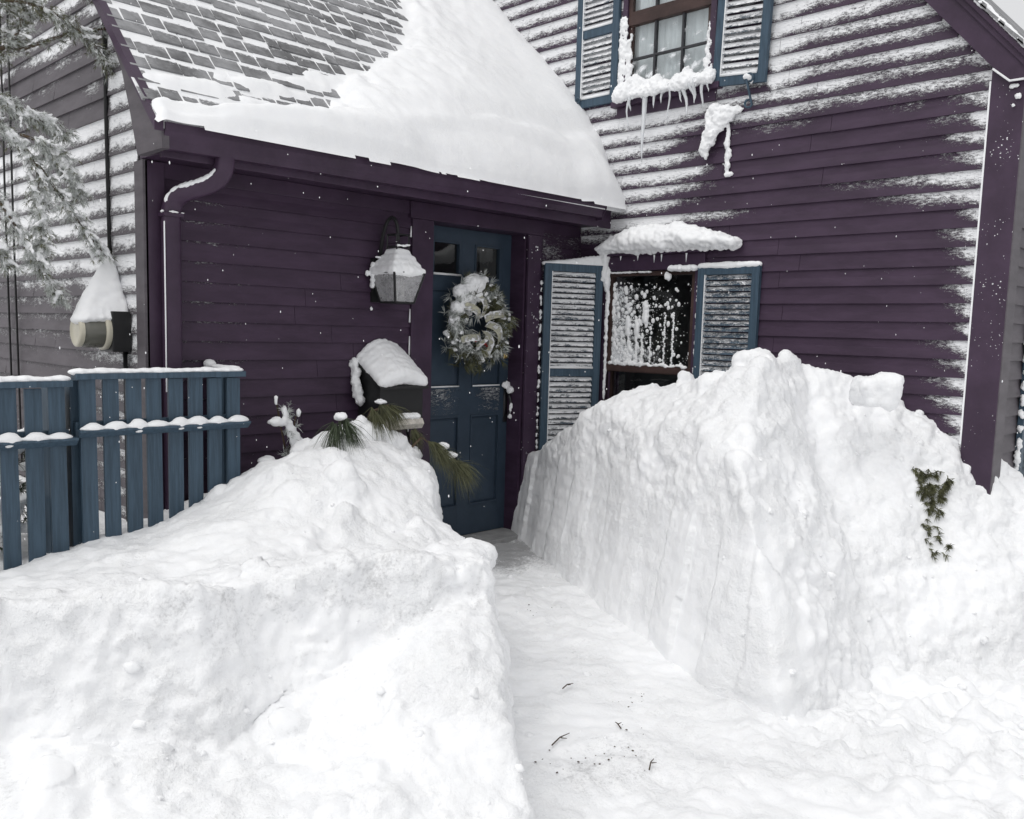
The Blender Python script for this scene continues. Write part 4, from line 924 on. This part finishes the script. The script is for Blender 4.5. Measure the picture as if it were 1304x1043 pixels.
# snow lodged round the corner by the shutter and along the edge of the casing
tag(blob("casing_snow", [(-.462, -.034, 1.70 - k * .05 + .01 * math.sin(k * 3), .010, .010, .022) for k in range(0, 27)], .006, .007, 35, parent=HOUSE, lump=.010, lf=22), kind="stuff")

# ================================================================== things on the walls
# wreath
WC = Vector((-1.03, .055, 1.405)); WR = tag(empty("wreath", WC), "evergreen holiday wreath with ribbon, half covered in snow, hanging on the blue door", "wreath")
def needle_fan(m, base, d, n, L, r, rng, droop=.0, spread=.5):
    base = Vector(base); d = Vector(d).normalized()
    for k in range(n):
        q = (d + Vector((rng.gauss(0, spread), rng.gauss(0, spread), rng.gauss(0, spread)))).normalized()
        l = L * rng.uniform(.6, 1.1); w = q.orthogonal().normalized(); w = (Matrix.Rotation(rng.uniform(0, 6.28), 3, q) @ w) * r
        mid = base + q * l * .55 + Vector((0, 0, -droop * l * .25)); e = base + q * l + Vector((0, 0, -droop * l))
        m.add([tuple(base - w), tuple(base + w), tuple(mid + w * .9), tuple(mid - w * .9), tuple(e)], [(0, 1, 2, 3), (3, 2, 4)])
rw = random.Random(21); fol = MB(); fr = MB()
for k in range(430):
    a = rw.uniform(0, 6.2832); rad = rw.gauss(.200, .052)
    b = WC + Vector((math.cos(a) * rad, -abs(rw.gauss(0, .045)), math.sin(a) * rad)); ta = a + rw.choice((-1, 1)) * 1.2 + rw.gauss(0, .4)
    d = Vector((math.cos(ta) + .5 * math.cos(a), rw.uniform(-1.0, .1), math.sin(ta) + .5 * math.sin(a)))
    white = (math.cos(a - 2.6) > -.1 and rw.random() < .55) or rw.random() < .38
    needle_fan(fr if white else fol, b, d, 16, .075, .0022, rw, .12, .42)
fol.build("foliage", "needles", WR); tag(fr.build("frosted_foliage", "needles_frost", WR), kind=None)
ring = [(WC.x + .19 * math.cos(6.2832 * k / 24), WC.y + .02, WC.z + .19 * math.sin(6.2832 * k / 24)) for k in range(25)]
MB().tube(ring, .035, 8).build("frame_ring", "needles_dark", WR, True)
rsn = []
for k in range(150):
    a = rw.uniform(0, 6.2832); rad = rw.gauss(.20, .05); r = rw.uniform(.006, .019) * (1.15 if math.cos(a - 2.5) > .2 else .8)
    rsn.append((WC.x + math.cos(a) * rad, WC.y - rw.uniform(.03, .085), WC.z + math.sin(a) * rad, r * 1.3, r, r))
rsn += [(WC.x - .13 + .05 * math.cos(k), WC.y - .06, WC.z + .20 + .025 * math.sin(2 * k), .07, .05, .055) for k in range(4)] + [(WC.x - .07, WC.y - .06, WC.z + .255, .10, .055, .065), (WC.x - .15, WC.y - .06, WC.z + .18, .075, .05, .07), (WC.x + .0, WC.y - .05, WC.z + .285, .07, .045, .03), (WC.x - .21, WC.y - .055, WC.z + .09, .055, .045, .05), (WC.x - .23, WC.y - .05, WC.z + .0, .04, .04, .045)]
tag(blob("snow", rsn, .0055, .006, 40, parent=WR, lump=.006, lf=45, smooth=2), kind="stuff")
def ribbon_loop(p0, p1, bulge, w):
    p0, p1 = WC + Vector(p0), WC + Vector(p1); up = Vector((p1 - p0)).cross(Vector((0, 1, 0))).normalized() * w; m = MB(); vs = []; at = []; n_ = 14
    for k in range(n_ + 1):
        t = k / n_; q = p0.lerp(p1, t) + Vector((0, -bulge * math.sin(t * math.pi), 0)) + up * .4 * math.sin(t * 6)
        vs += [tuple(q - up), tuple(q), tuple(q + up)]; c_ = .30 + .25 * math.sin(k * 1.7 + p0.x * 30); at += [.35, c_ + .2, .8]
    m.add(vs, [(3 * k + j, 3 * k + 3 + j, 3 * k + 4 + j, 3 * k + 1 + j) for k in range(n_) for j in (0, 1)], at); m.build("ribbon", "ribbon_cloth", WR, True)
for a, b, bl, w in (((-.02, -.07, .02), (-.17, -.08, .10), .06, .026), ((.0, -.07, .03), (-.05, -.09, .17), .05, .022), ((.03, -.07, .02), (.20, -.08, .09), .05, .026), ((.05, -.07, -.01), (.17, -.08, -.13), .06, .030), ((.03, -.08, -.06), (.035, -.09, -.24), .05, .026), ((-.02, -.08, -.08), (-.19, -.08, -.13), .05, .024), ((.0, -.08, -.06), (-.05, -.09, -.17), .06, .018)): ribbon_loop(a, b, bl, w)
for dx, dz in ((.01, -.145), (.03, -.16), (-.075, -.125), (-.06, -.11), (.02, -.13)): MB().ell(WC + Vector((dx, -.095, dz)), (.011, .011, .011), 2).build("berry", "berry", WR, True)
blob("jamb_snow", [(-.585, .05, 1.36 - k * .035, .012, .012, .03) for k in range(7)] + [(-.59, .02, 1.15 - .03 * k, .006, .006, .025) for k in range(5)], .006, .005, 40, parent=HOUSE)

for k in range(9): MB().tube([(-1.659, -.018, 1.98 - .17 * k), (-1.661, -.018, 1.98 - .17 * k - random.uniform(.05, .13))], [.004, .006], 5).build("rime_strip", "snow_fine", HOUSE, True)
# lantern
LC = Vector((-1.865, -.150, 1.50)); LN = tag(empty("wall_lantern", LC), "black wall lantern with tapering panes and a snow-covered top, left of the door", "lantern")
h1, h0, zt_ = .114, .070, .175
cor = lambda h, z: [LC + Vector((sx * h, sy * h, z)) for sx, sy in ((-1, -1), (1, -1), (1, 1), (-1, 1))]
B_, T_ = cor(h0, 0), cor(h1, zt_)
for k in range(4):
    a, b, c, d = B_[k], B_[(k + 1) % 4], T_[(k + 1) % 4], T_[k]; cen = (a + b + c + d) / 4; f_ = lambda q: q + (cen - q) * .03
    n_ = (b - a).cross(d - a).normalized() * .0015
    MB().add([tuple(f_(q) - n_) for q in (a, b, c, d)] + [tuple(f_(q) + n_) for q in (a, b, c, d)], [(3, 2, 1, 0), (4, 5, 6, 7), (0, 1, 5, 4), (1, 2, 6, 5), (2, 3, 7, 6), (3, 0, 4, 7)]).build("pane", "lantern_pane", LN)
m = MB()
for k in range(4): m.tube([B_[k], T_[k]], .008, 6); m.tube([B_[k], B_[(k + 1) % 4]], .007, 6); m.tube([T_[k], T_[(k + 1) % 4]], .008, 6)
m.build("frame", "black_metal", LN)
MB().box(LC + Vector((-h0, -h0, -.004)), LC + Vector((h0, h0, .004))).build("base_plate", "black_metal", LN); m = MB(); ap = LC + Vector((0, 0, .30))
t2 = cor(.045, .275); m.add([tuple(q) for q in T_] + [tuple(q) for q in t2], [(0, 1, 5, 4), (1, 2, 6, 5), (2, 3, 7, 6), (3, 0, 4, 7), (4, 5, 6, 7)]).build("cap", "black_metal", LN)
for dx, dy in ((-.028, -.02), (.03, -.005)): MB().tube([LC + Vector((dx, dy, .01)), LC + Vector((dx, dy, .135))], .016, 10).build("candle", "candle_white", LN, True)
m = MB()
for sx, sy in ((-1, -1), (1, -1), (1, 1), (-1, 1)): m.tube([LC + Vector((sx * .045, sy * .045, .27)), LC + Vector((sx * .045, sy * .045, .40))], .005, 5)
q = cor(.045, .40); q2 = cor(.045, .33)
for k in range(4): m.tube([q[k], q[(k + 1) % 4]], .005, 5); m.tube([q2[k], q2[(k + 1) % 4]], .004, 5)
m.build("chimney", "black_metal", LN)
m = MB(); m.tube(bez([(-1.90, -.012, 1.66), (-1.90, -.03, 2.00), (-1.89, -.10, 2.06), (-1.868, -.16, 2.02), (-1.865, -.150, 1.87)], 16), .011, 8); m.tube([(-1.90, .0, 1.66), (-1.90, -.04, 1.66), (-1.89, -.10, 1.70)], .009, 6)
m.box((-1.96, -.030, 1.50), (-1.84, -.0, 1.76)); m.build("bracket", "black_metal", LN, bevel=0)
cs = []
for i in range(11):
    for j in range(11):
        a, b = -1 + i / 5, -1 + j / 5; m_ = max(abs(a), abs(b)) * .114; cs.append((LC.x + a * .108, LC.y + b * .108, LC.z + .186 + min(1, (.114 - m_) / .07) * .098, .020, .020, .026 + .014 * math.sin(i * .31 + .3)))
tag(blob("settled_snow", cs, .007, .004, 18, smooth=14), "snow hood on the black wall lantern", "snow")
tag(blob("arm_snow", [(LC.x - .045, LC.y - .045, LC.z + .275 + .02 * k, .006, .006, .014) for k in range(7)] + [(LC.x - .03 + .015 * k, LC.y - .05, LC.z + .335 + .006 * (k > 3), .012, .008, .008) for k in range(6)] + [(-1.975, -.05, 1.72 - .03 * k, .014, .02, .02) for k in range(5)] + [(-1.97 + .018 * k, -.08, 1.765, .012, .012, .008) for k in range(6)] + [(-2.0, -.03, 1.67, .015, .012, .02), (-1.97, -.03, 1.60, .010, .012, .018), (-1.96, -.02, 1.46, .012, .01, .015)], .005, .003, 40, parent=LN), kind="stuff")

# mailbox
MX = tag(empty("mailbox", (-1.90, -.02, .72)), "black wall mailbox with sloping lid under a mound of snow", "mailbox")
MB().prism([(-.005, .74), (-.225, .74), (-.225, .985), (-.005, 1.13)], 0, -2.045, -1.715).build("box", "black_metal", MX, bevel=.004)
MB().prism([(-.0, 1.160), (-.0, 1.148), (-.255, .985), (-.258, 1.000)], 0, -2.065, -1.695).build("lid", "black_metal", MX)
for x in (-2.02, -1.78): MB().tube(bez([(x, -.15, .74), (x, -.15, .66), (x, -.26, .64), (x, -.30, .72)], 8), .006, 6).build("paper_hook", "black_metal", MX)
mc = []
for i in range(10):
    for j in range(7):
        a, b = i / 9, j / 6; y = -.03 - b * .205; mc.append((-2.030 + a * .30, y, 1.140 + y * .63 + .026 + .082 * math.sin(.25 + a * 2.6) * (1 - .42 * b), .042, .036, .042 + .018 * math.sin(a * 3.1)))
tag(blob("settled_snow", mc, .009, .005, 10), "rounded snow mound on the lid of the black mailbox", "snow")
blob("side_snow", [(-2.075 - .02 * rw.random(), -.02 - .01 * k, 1.13 - .035 * k, .03, .03, .04) for k in range(7)], .008, .010, 25, parent=MX, lump=.012)
NP = tag(MB().prism([(-.245, .775), (-.25, .815), (-.275, .825), (-.33, .815), (-.345, .785), (-.325, .755), (-.265, .752)], 0, -2.02, -1.80).build("newspaper", "newsprint", None, bevel=.004), "pale rolled newspaper held under the black mailbox", "newspaper")
tag(blob("settled_snow", [(-2.0 + .04 * k, -.30, .828, .035, .045, .022) for k in range(5)], .007, .004, 20), "small snow cap on the newspaper roll below the mailbox", "snow")

# electric meter on the end wall
EM = tag(empty("electric_meter", (-3.33, .2, 1.2)), "round glass electric meter on a black box, buried by a tall snow cone", "electric meter")
MB().box((-3.43, .165, 1.190), (-3.334, .335, 1.395)).build("meter_box", "black_metal", EM, bevel=.006)
def lathe(prof, c, axis, seg=24):
    m = MB(); vs = []
    for (r, h) in prof:
        for k in range(seg):
            a = 6.28318 * k / seg; vs.append((c[0] - h, c[1] + r * math.cos(a), c[2] + r * math.sin(a)))
    n_ = len(prof); fs = [(i * seg + k, i * seg + (k + 1) % seg, (i + 1) * seg + (k + 1) % seg, (i + 1) * seg + k) for i in range(n_ - 1) for k in range(seg)] + [tuple(range((n_ - 1) * seg, n_ * seg))]
    return m.add(vs, fs)
mc_ = (-3.43, .25, 1.292)
lathe([(.092, .0), (.094, .012), (.094, .024), (.086, .028)], mc_, 0).build("ring", "cream_plastic", EM, True)
lathe([(.084, .026), (.083, .10), (.078, .130)], mc_, 0).build("glass_dome", "smoked_glass", EM, True)
lathe([(.080, .128), (.080, .146), (.066, .152), (.060, .146), (.03, .144)], mc_, 0).build("face_ring", "cream_plastic", EM, True)
m = MB(); m.tube([(-3.345, .22, 1.19), (-3.345, .22, .3)], .012, 8).build("conduit", "black_metal", EM, True)
sc = []
for k in range(18):
    t = k / 17; z = 1.37 + .31 * t
    for j in range(6): sc.append((-3.355 - .195 * (1 - t) ** .9 * j / 5, .25 + .13 * t, z - .02 * (j / 5), .028 * (1 - t) + .018, .070 * (1 - t) ** .8 + .014, .035))
tag(blob("settled_snow", sc, .010, .006, 9), "tall cone of snow piled on the round electric meter", "snow")
tag(MB().tube([(-3.336, .43, 4.0), (-3.337, .425, 2.9), (-3.338, .42, 2.3), (-3.338, .415, 1.9), (-3.342, .40, 1.62)], .011, 8).build("service_cable", "black_metal", None, True), "thick black cable running down the wall to the electric meter", "cable")
for y, lab in ((2.05, "thin black wire on the end wall, the one farther from the meter"), (1.90, "thin black wire on the end wall, the one nearer the meter")):
    tag(MB().tube([(-3.35, y, 3.4), (-3.352, y + .01, 2.0), (-3.35, y, .4)], .0065, 6).build("wire", "black_metal", None, True), lab, "wire", "thin wires on the end wall")

# ================================================================== fence
def picket_panel(xl, xr, n, ztop, zmid, zbot, lab, caplabs):
    F = tag(empty("fence", ((xl + xr) / 2, -.33, zbot)), lab, "fence", "blue fence panels")
    pitch = (xr - xl) / n; w = pitch * .70
    for k in range(n):
        x = xl + pitch * (k + .5); dz = random.uniform(-.004, .002); t_ = random.uniform(-.006, .006)
        MB().add([(x - w / 2, -.330, zbot), (x + w / 2, -.330, zbot), (x + w / 2 + t_, -.330, ztop + dz), (x - w / 2 + t_, -.330, ztop + dz), (x - w / 2, -.312, zbot), (x + w / 2, -.312, zbot), (x + w / 2 + t_, -.312, ztop + dz), (x - w / 2 + t_, -.312, ztop + dz)],
                 [(0, 1, 2, 3), (7, 6, 5, 4), (0, 4, 5, 1), (1, 5, 6, 2), (2, 6, 7, 3), (3, 7, 4, 0)]).build("picket", "blue_paint", F, bevel=.002)
    MB().box((xl - .008, -.352, ztop + .001), (xr + .008, -.285, ztop + .028)).build("cap_rail", "blue_paint", F, bevel=.003)
    MB().prism([(-.331, zmid - .036), (-.352, zmid - .036), (-.385, zmid - .010), (-.385, zmid), (-.331, zmid)], 0, xl - .008, xr + .016).build("mid_rail", "blue_paint", F, bevel=.002)
    MB().box((xl, -.311, zmid - .04), (xr, -.275, zmid + .03)).build("back_rail", "blue_paint", F, bevel=.002)
    for x in (xl + .02, xr - .045): MB().box((x - .03, -.273, zbot), (x + .04, -.20, ztop - .005)).build("post", "blue_paint", F, bevel=.003)
    L = xr - xl
    tag(blob("settled_snow", [(xl + L * (k + .3) / (n * 2.0), -.318, ztop + .034, .05, .036, .012 + random.uniform(0, .008)) for k in range(2 * n)], .007, .003, 14), caplabs[0], "snow", "snow lying on the fence rails")
    sc = []
    for k in range(n):
        x = xl + pitch * (k + .5) + random.uniform(-.010, .010); h_ = random.uniform(.020, .036); sc += [(x, -.360, zmid + .006, pitch * random.uniform(.42, .60), .028, h_), (x, -.362, zmid + .004, pitch * .62, .026, .017)]
    tag(blob("settled_snow", sc, .006, .002, 20), caplabs[1], "snow", "snow lying on the fence rails")
    return F
picket_panel(-3.785, -2.985, 8, 1.085, .865, -.05, "blue slatted fence panel nearer the door, higher than its neighbour", ("snow along the top rail of the taller blue fence panel", "scalloped snow on the middle rail of the taller blue fence panel"))
picket_panel(-4.80, -3.815, 10, 1.055, .835, -.05, "blue slatted fence panel at the left, lower than its neighbour", ("snow along the top rail of the lower blue fence panel", "scalloped snow on the middle rail of the lower blue fence panel"))
F = tag(empty("fence", (-2.99, -.15, 0)), "short blue return piece of fence joining the taller panel to the wall", "fence")
MB().box((-3.03, -.283, 1.086), (-2.985, -.016, 1.112)).build("cap_rail", "blue_paint", F, bevel=.003)
for y in (-.24, -.15, -.06): MB().box((-3.01, y - .035, -.05), (-2.992, y + .035, 1.085)).build("picket", "blue_paint", F, bevel=.002)
tag(blob("settled_snow", [(-3.008, -.30 + .028 * k, 1.125, .028, .03, .014) for k in range(9)] + [(-3.01, -.035, 1.135, .036, .036, .026)], .007, .003, 20), "snow on the short fence return by the downspout", "snow", "snow lying on the fence rails")

# ================================================================== plants
def tuft(m, base, d, n, L, rng, r=.0013): needle_fan(m, base, d, n, L, r, rng, .35, .30)
rp = random.Random(31)
SH = tag(empty("pine_shrub", (-2.3, -.25, .3)), "long-needled pine shrub bowed under snow beneath the mailbox", "shrub")
TUF = [((-2.60, -.60, .86), (-.35, -.3, -.75), 120, .20), ((-2.55, -.60, .87), (.35, -.3, -.75), 110, .19), ((-2.26, -.44, .90), (.1, -.3, -.8), 110, .17), ((-2.18, -.42, .92), (.5, -.1, -.75), 130, .17), ((-2.10, -.40, .91), (.7, 0, -.7), 110, .15),
       ((-1.90, -.52, .70), (.5, -.3, -.6), 120, .16), ((-1.83, -.52, .64), (.7, -.2, -.6), 130, .17), ((-1.72, -.52, .58), (.6, -.2, -.8), 130, .20), ((-1.66, -.50, .56), (.9, -.1, -.8), 120, .19), ((-1.93, -.40, .76), (.3, 0, -.6), 80, .13)]
for i, (b, d, n_, L) in enumerate(TUF):
    m = MB()
    for j in range(3): tuft(m, Vector(b) + Vector((rp.uniform(-.02, .02), rp.uniform(-.02, .02), rp.uniform(-.01, .01))), d, n_ // 2, L, rp)
    m.build("needle_tuft", "needles" if i not in (0, 1) else "needles_dark", SH)
m = MB(); m.tube([(-2.3, -.2, .2), (-2.3, -.28, .6), (-2.24, -.40, .88), (-2.12, -.40, .91)], .008, 6); m.tube([(-2.3, -.28, .6), (-2.57, -.57, .87)], .006, 6); m.tube([(-2.2, -.2, .3), (-1.92, -.46, .72), (-1.68, -.50, .57)], .007, 6)
m.tube([(-2.62, -.2, .5), (-2.70, -.22, .80), (-2.74, -.24, .94)], .005, 5); m.tube([(-2.66, -.2, .6), (-2.62, -.24, .86)], .004, 5); m.build("branch", "bark", SH)
m = MB()
for k in range(26): needle_fan(m, (-2.66 + rp.uniform(-.07, .05), -.23 + rp.uniform(-.03, .03), rp.uniform(.58, .92)), (rp.uniform(-.5, .5), -.4, .4), 14, .055, .0014, rp, .2, .5)
m.build("frosted_foliage", "needles_frost", SH)
ss = [(-2.70 + .015 * k, -.25, .90 - .035 * k, .02 + .006 * k, .02, .024) for k in range(9)] + [(-2.745, -.245, .95, .012, .012, .035), (-2.61, -.25, .88, .018, .016, .03), (-2.76, -.26, .84, .05, .03, .026), (-2.72, -.26, .83, .04, .03, .022), (-2.83, -.30, .64, .055, .04, .030),
      (-2.57, -.58, .885, .040, .035, .024), (-2.32, -.42, .835, .035, .03, .035), (-2.38, -.42, .79, .07, .05, .05), (-2.26, -.42, .75, .14, .07, .08), (-2.12, -.40, .68, .16, .07, .09), (-2.0, -.40, .60, .13, .07, .08), (-2.50, -.42, .70, .16, .08, .10), (-2.62, -.36, .66, .12, .07, .09),
      (-1.80, -.50, .665, .06, .04, .022), (-1.72, -.50, .605, .06, .04, .024), (-2.18, -.41, .935, .05, .03, .016), (-1.9, -.40, .60, .04, .03, .02)]
tag(blob("shrub_snow", ss, .010, .008, 14), "smooth snow load draped over the pine shrub below the mailbox", "snow")
# evergreen tip poking out of the right heap
ET = tag(empty("buried_shrub", (-.55, -2.75, .3)), "dark evergreen tip poking out of the right-hand snow heap", "shrub")
m = MB()
RB = bpy.data.objects["snow_bank"]; rv, rn = get_vn(RB.data)
sel = (rv[:, 1] < -2.5) & (rn[:, 1] < -.2); rv, rn = rv[sel], rn[sel]
for k in range(420):                                   # sprigs set into the face of the heap itself
    t = rp.random() ** 1.3; x = -.26 - .20 * t + rp.uniform(-.05, .055) * (1 - .5 * t); z = .66 - .40 * t + rp.uniform(-.02, .02)
    if t > .40 and rp.random() < .80: continue
    i = int(np.argmin((rv[:, 0] - x) ** 2 + (rv[:, 2] - z) ** 2 + .02 * rv[:, 1])); c = rv[i] + rn[i] * .002
    needle_fan(m, c, Vector(rn[i]) + Vector((rp.uniform(-.6, .6), 0, -.8)), 9, .034, .0022, rp, .3, .6)
m.build("foliage", "needles", ET)

# conifer reaching in from the left
PT = tag(empty("pine_tree", (-4.02, .40, .2)), "snow-laden conifer at the left edge, its branches hanging before the end wall", "tree")
rt = random.Random(77)
trk = [(-4.02 + .01 * math.sin(k), .42 + .012 * math.cos(k * 1.3), .1 + .36 * k) for k in range(11)]
MB().tube(trk, [.085 - .005 * k for k in range(11)], 10, .12).build("trunk", "bark", PT, True)
BR = [([(-4.02, .42, 2.55), (-3.85, .40, 2.58), (-3.75, .40, 2.62), (-3.72, .42, 2.76), (-3.70, .42, 2.95)], .013), ([(-3.76, .40, 2.62), (-3.62, .38, 2.70), (-3.45, .37, 2.82), (-3.25, .36, 2.86), (-3.02, .36, 2.86)], .008),
      ([(-4.02, .42, 2.75), (-3.85, .36, 2.86), (-3.65, .33, 2.88), (-3.48, .33, 2.80), (-3.36, .33, 2.64)], .009), ([(-4.02, .42, 3.0), (-3.8, .35, 3.05), (-3.55, .33, 3.02), (-3.35, .33, 2.95)], .009),
      ([(-4.02, .42, 2.3), (-3.88, .36, 2.30), (-3.78, .33, 2.22), (-3.68, .32, 2.08), (-3.60, .31, 1.92), (-3.52, .30, 1.80), (-3.42, .30, 1.70)], .010), ([(-3.78, .33, 2.22), (-3.66, .30, 2.20), (-3.57, .29, 2.10), (-3.53, .29, 1.98)], .006),
      ([(-3.72, .32, 2.12), (-3.70, .31, 1.95), (-3.70, .30, 1.78), (-3.72, .30, 1.62)], .006), ([(-4.02, .42, 2.05), (-3.92, .36, 2.0), (-3.84, .33, 1.86), (-3.76, .32, 1.68), (-3.68, .31, 1.52), (-3.62, .31, 1.45)], .007),
      ([(-4.02, .42, 2.45), (-3.90, .38, 2.42), (-3.80, .36, 2.34), (-3.66, .34, 2.30), (-3.58, .33, 2.26)], .007), ([(-4.02, .42, 1.85), (-3.94, .38, 1.78), (-3.86, .36, 1.62)], .006)]
for bi, (pts, r) in enumerate(BR):
    cur = bez(pts, 22); MB().tube(cur, [r * (1 - .8 * k / 21) + .0015 for k in range(22)], 6, .35).build("branch", "bark", PT, True)
    m = MB(); mf = MB(); sn = []
    dens = 10 if bi != 1 else 4
    for k in range(3, 22):
        for j in range(dens):
            t = k / 21; c = cur[k] + Vector((rt.gauss(0, .012), rt.gauss(0, .02), rt.gauss(0, .010))); d = (cur[min(21, k + 1)] - cur[k - 1]).normalized()
            side = Vector((rt.uniform(-1, 1), rt.uniform(-1, 1), rt.uniform(-.9, .35))); L_ = rt.uniform(.03, .12) * (1 - .45 * t) * (.4 if bi == 1 else 1)
            e = c + (d * .7 + side).normalized() * L_
            for q in range(3):
                bq = c.lerp(e, (q + 1) / 3); needle_fan(mf if rt.random() < (.80 if bi > 3 else .62) else m, bq, (e - c), 7, .032, .0011, rt, .2, .55)
            if bi != 1 and rt.random() < (.42 if bi >= 4 else .10):
                rr = rt.uniform(.0055, .0125)
                for q in range(5): z_ = c.lerp(e, .2 + q * .22); sn.append((z_.x, z_.y, z_.z + .006, rr * 1.15 * (1 - .1 * q), rr * 1.15 * (1 - .1 * q), rr * .8))
    m.build("foliage", "needles", PT); mf.build("frosted_foliage", "needles_frost", PT)
    if sn: tag(blob("branch_snow", sn, .0065, .007, 38, parent=PT, lump=.006, lf=40, smooth=3), kind="stuff")
# bush behind the fence
BU = tag(empty("snowy_bush", (-3.85, .0, .3)), "dark green bush with snow seen through the gaps of the lower fence panel", "shrub"); m = MB(); sn = []
for k in range(260):
    a = rt.uniform(0, 6.28); h = rt.random(); r = .20 * math.sqrt(1 - h * .8); c = Vector((-3.98 + math.cos(a) * r * rt.random() ** .5 * 1.4, .05 + math.sin(a) * r, .32 + h * .50))
    needle_fan(m, c, (math.cos(a), math.sin(a), .2), 12, .06, .0022, rt, .3, .6)
    if rt.random() < .3: sn.append((c.x, c.y - .02, c.z + .02, .035, .035, .026))
m.build("foliage", "needles_dark", BU); blob("bush_snow", sn, .011, .01, 18, parent=BU); MB().tube([(-3.98, .05, .15), (-3.98, .05, .7)], [.02, .006], 7).build("stem", "bark", BU)

# ================================================================== small debris and falling snow
TW = [(-2.95, -2.35, 40, .10), (-2.72, -2.28, 10, .13), (-2.45, -2.35, 60, .06), (-2.60, -2.62, 25, .09), (-2.33, -1.98, 5, .08), (-2.9, -2.62, 75, .08), (-1.75, -1.10, 30, .06), (-2.42, -2.78, 120, .07), (-2.05, -1.75, 15, .05), (-3.02, -2.62, 150, .05)]
PL = ["near the foot of the left bank", "lying crosswise in the middle", "beside the small dark scrap", "near the bottom of the picture", "below the cut face", "pointing down the path", "farthest up towards the door", "nearest the right heap's corner", "half way to the door", "closest to the left bank's end"]
for (x, y, a, L), pl in list(zip(TW, PL))[1:5]:
    z = float(ground_z(np.array([x]), np.array([y]))[0]) + .016; a = math.radians(a); dx, dy = math.cos(a) * L / 2, math.sin(a) * L / 2
    m = MB(); m.tube([(x - dx, y - dy, z), (x, y + .004, z + .006), (x + dx, y + dy, z)], [.003, .0026, .0015], 5); m.tube([(x, y, z + .005), (x + dy * .5, y - dx * .4, z + .010)], [.0025, .001], 4)
    tag(m.build("twig", "twig_bark", None, True), "small dark twig on the trodden snow path, " + pl, "twig", "twigs on the path")
rf = random.Random(99); m = MB()
for k in range(60):
    cx, cy, s_ = rf.choice(((-2.62, -2.52, .16), (-2.80, -2.40, .14), (-2.45, -2.42, .10), (-2.2, -2.25, .12), (-1.75, -1.2, .2)))
    x, y = rf.gauss(cx, s_ * .55), rf.gauss(cy, s_ * .35); z = float(ground_z(np.array([x]), np.array([y]))[0]) + .012 + rf.uniform(-.004, .006); r = rf.uniform(.0012, .0038)
    m.ell((x, y, z), (r * rf.uniform(.8, 2), r * rf.uniform(.8, 2), r * .6), 1)
tag(m.build("path_grit", "twig_bark", None), "scattered dark grit and bark crumbs on the trodden snow path", "grit", kind="stuff")
m = MB()
for k in range(650):
    d = rf.uniform(1.6, 6.3); a = rf.uniform(-.62, .62); h = rf.uniform(-.3, .55)
    q = Vector((-5.2328, -4.4085, 1.3513)) + Vector((.71, .70, 0)) * d + Vector((.705, -.709, 0)) * d * a + Vector((0, 0, h * d))
    if q.x > -.03 or q.y > -.03 or (q.z > 2.1 and q.y > -.45): continue
    r = rf.uniform(.0007, .0021) * (.5 + d / 8); m.ell(q, (r, r, r * rf.uniform(1.2, 2.6)), 1)
tag(m.build("falling_snow", "snow_fine", None, True), "small snowflakes drifting down in front of the house", "snowflakes", kind="stuff")
bpy.data.scenes.remove(TMP)
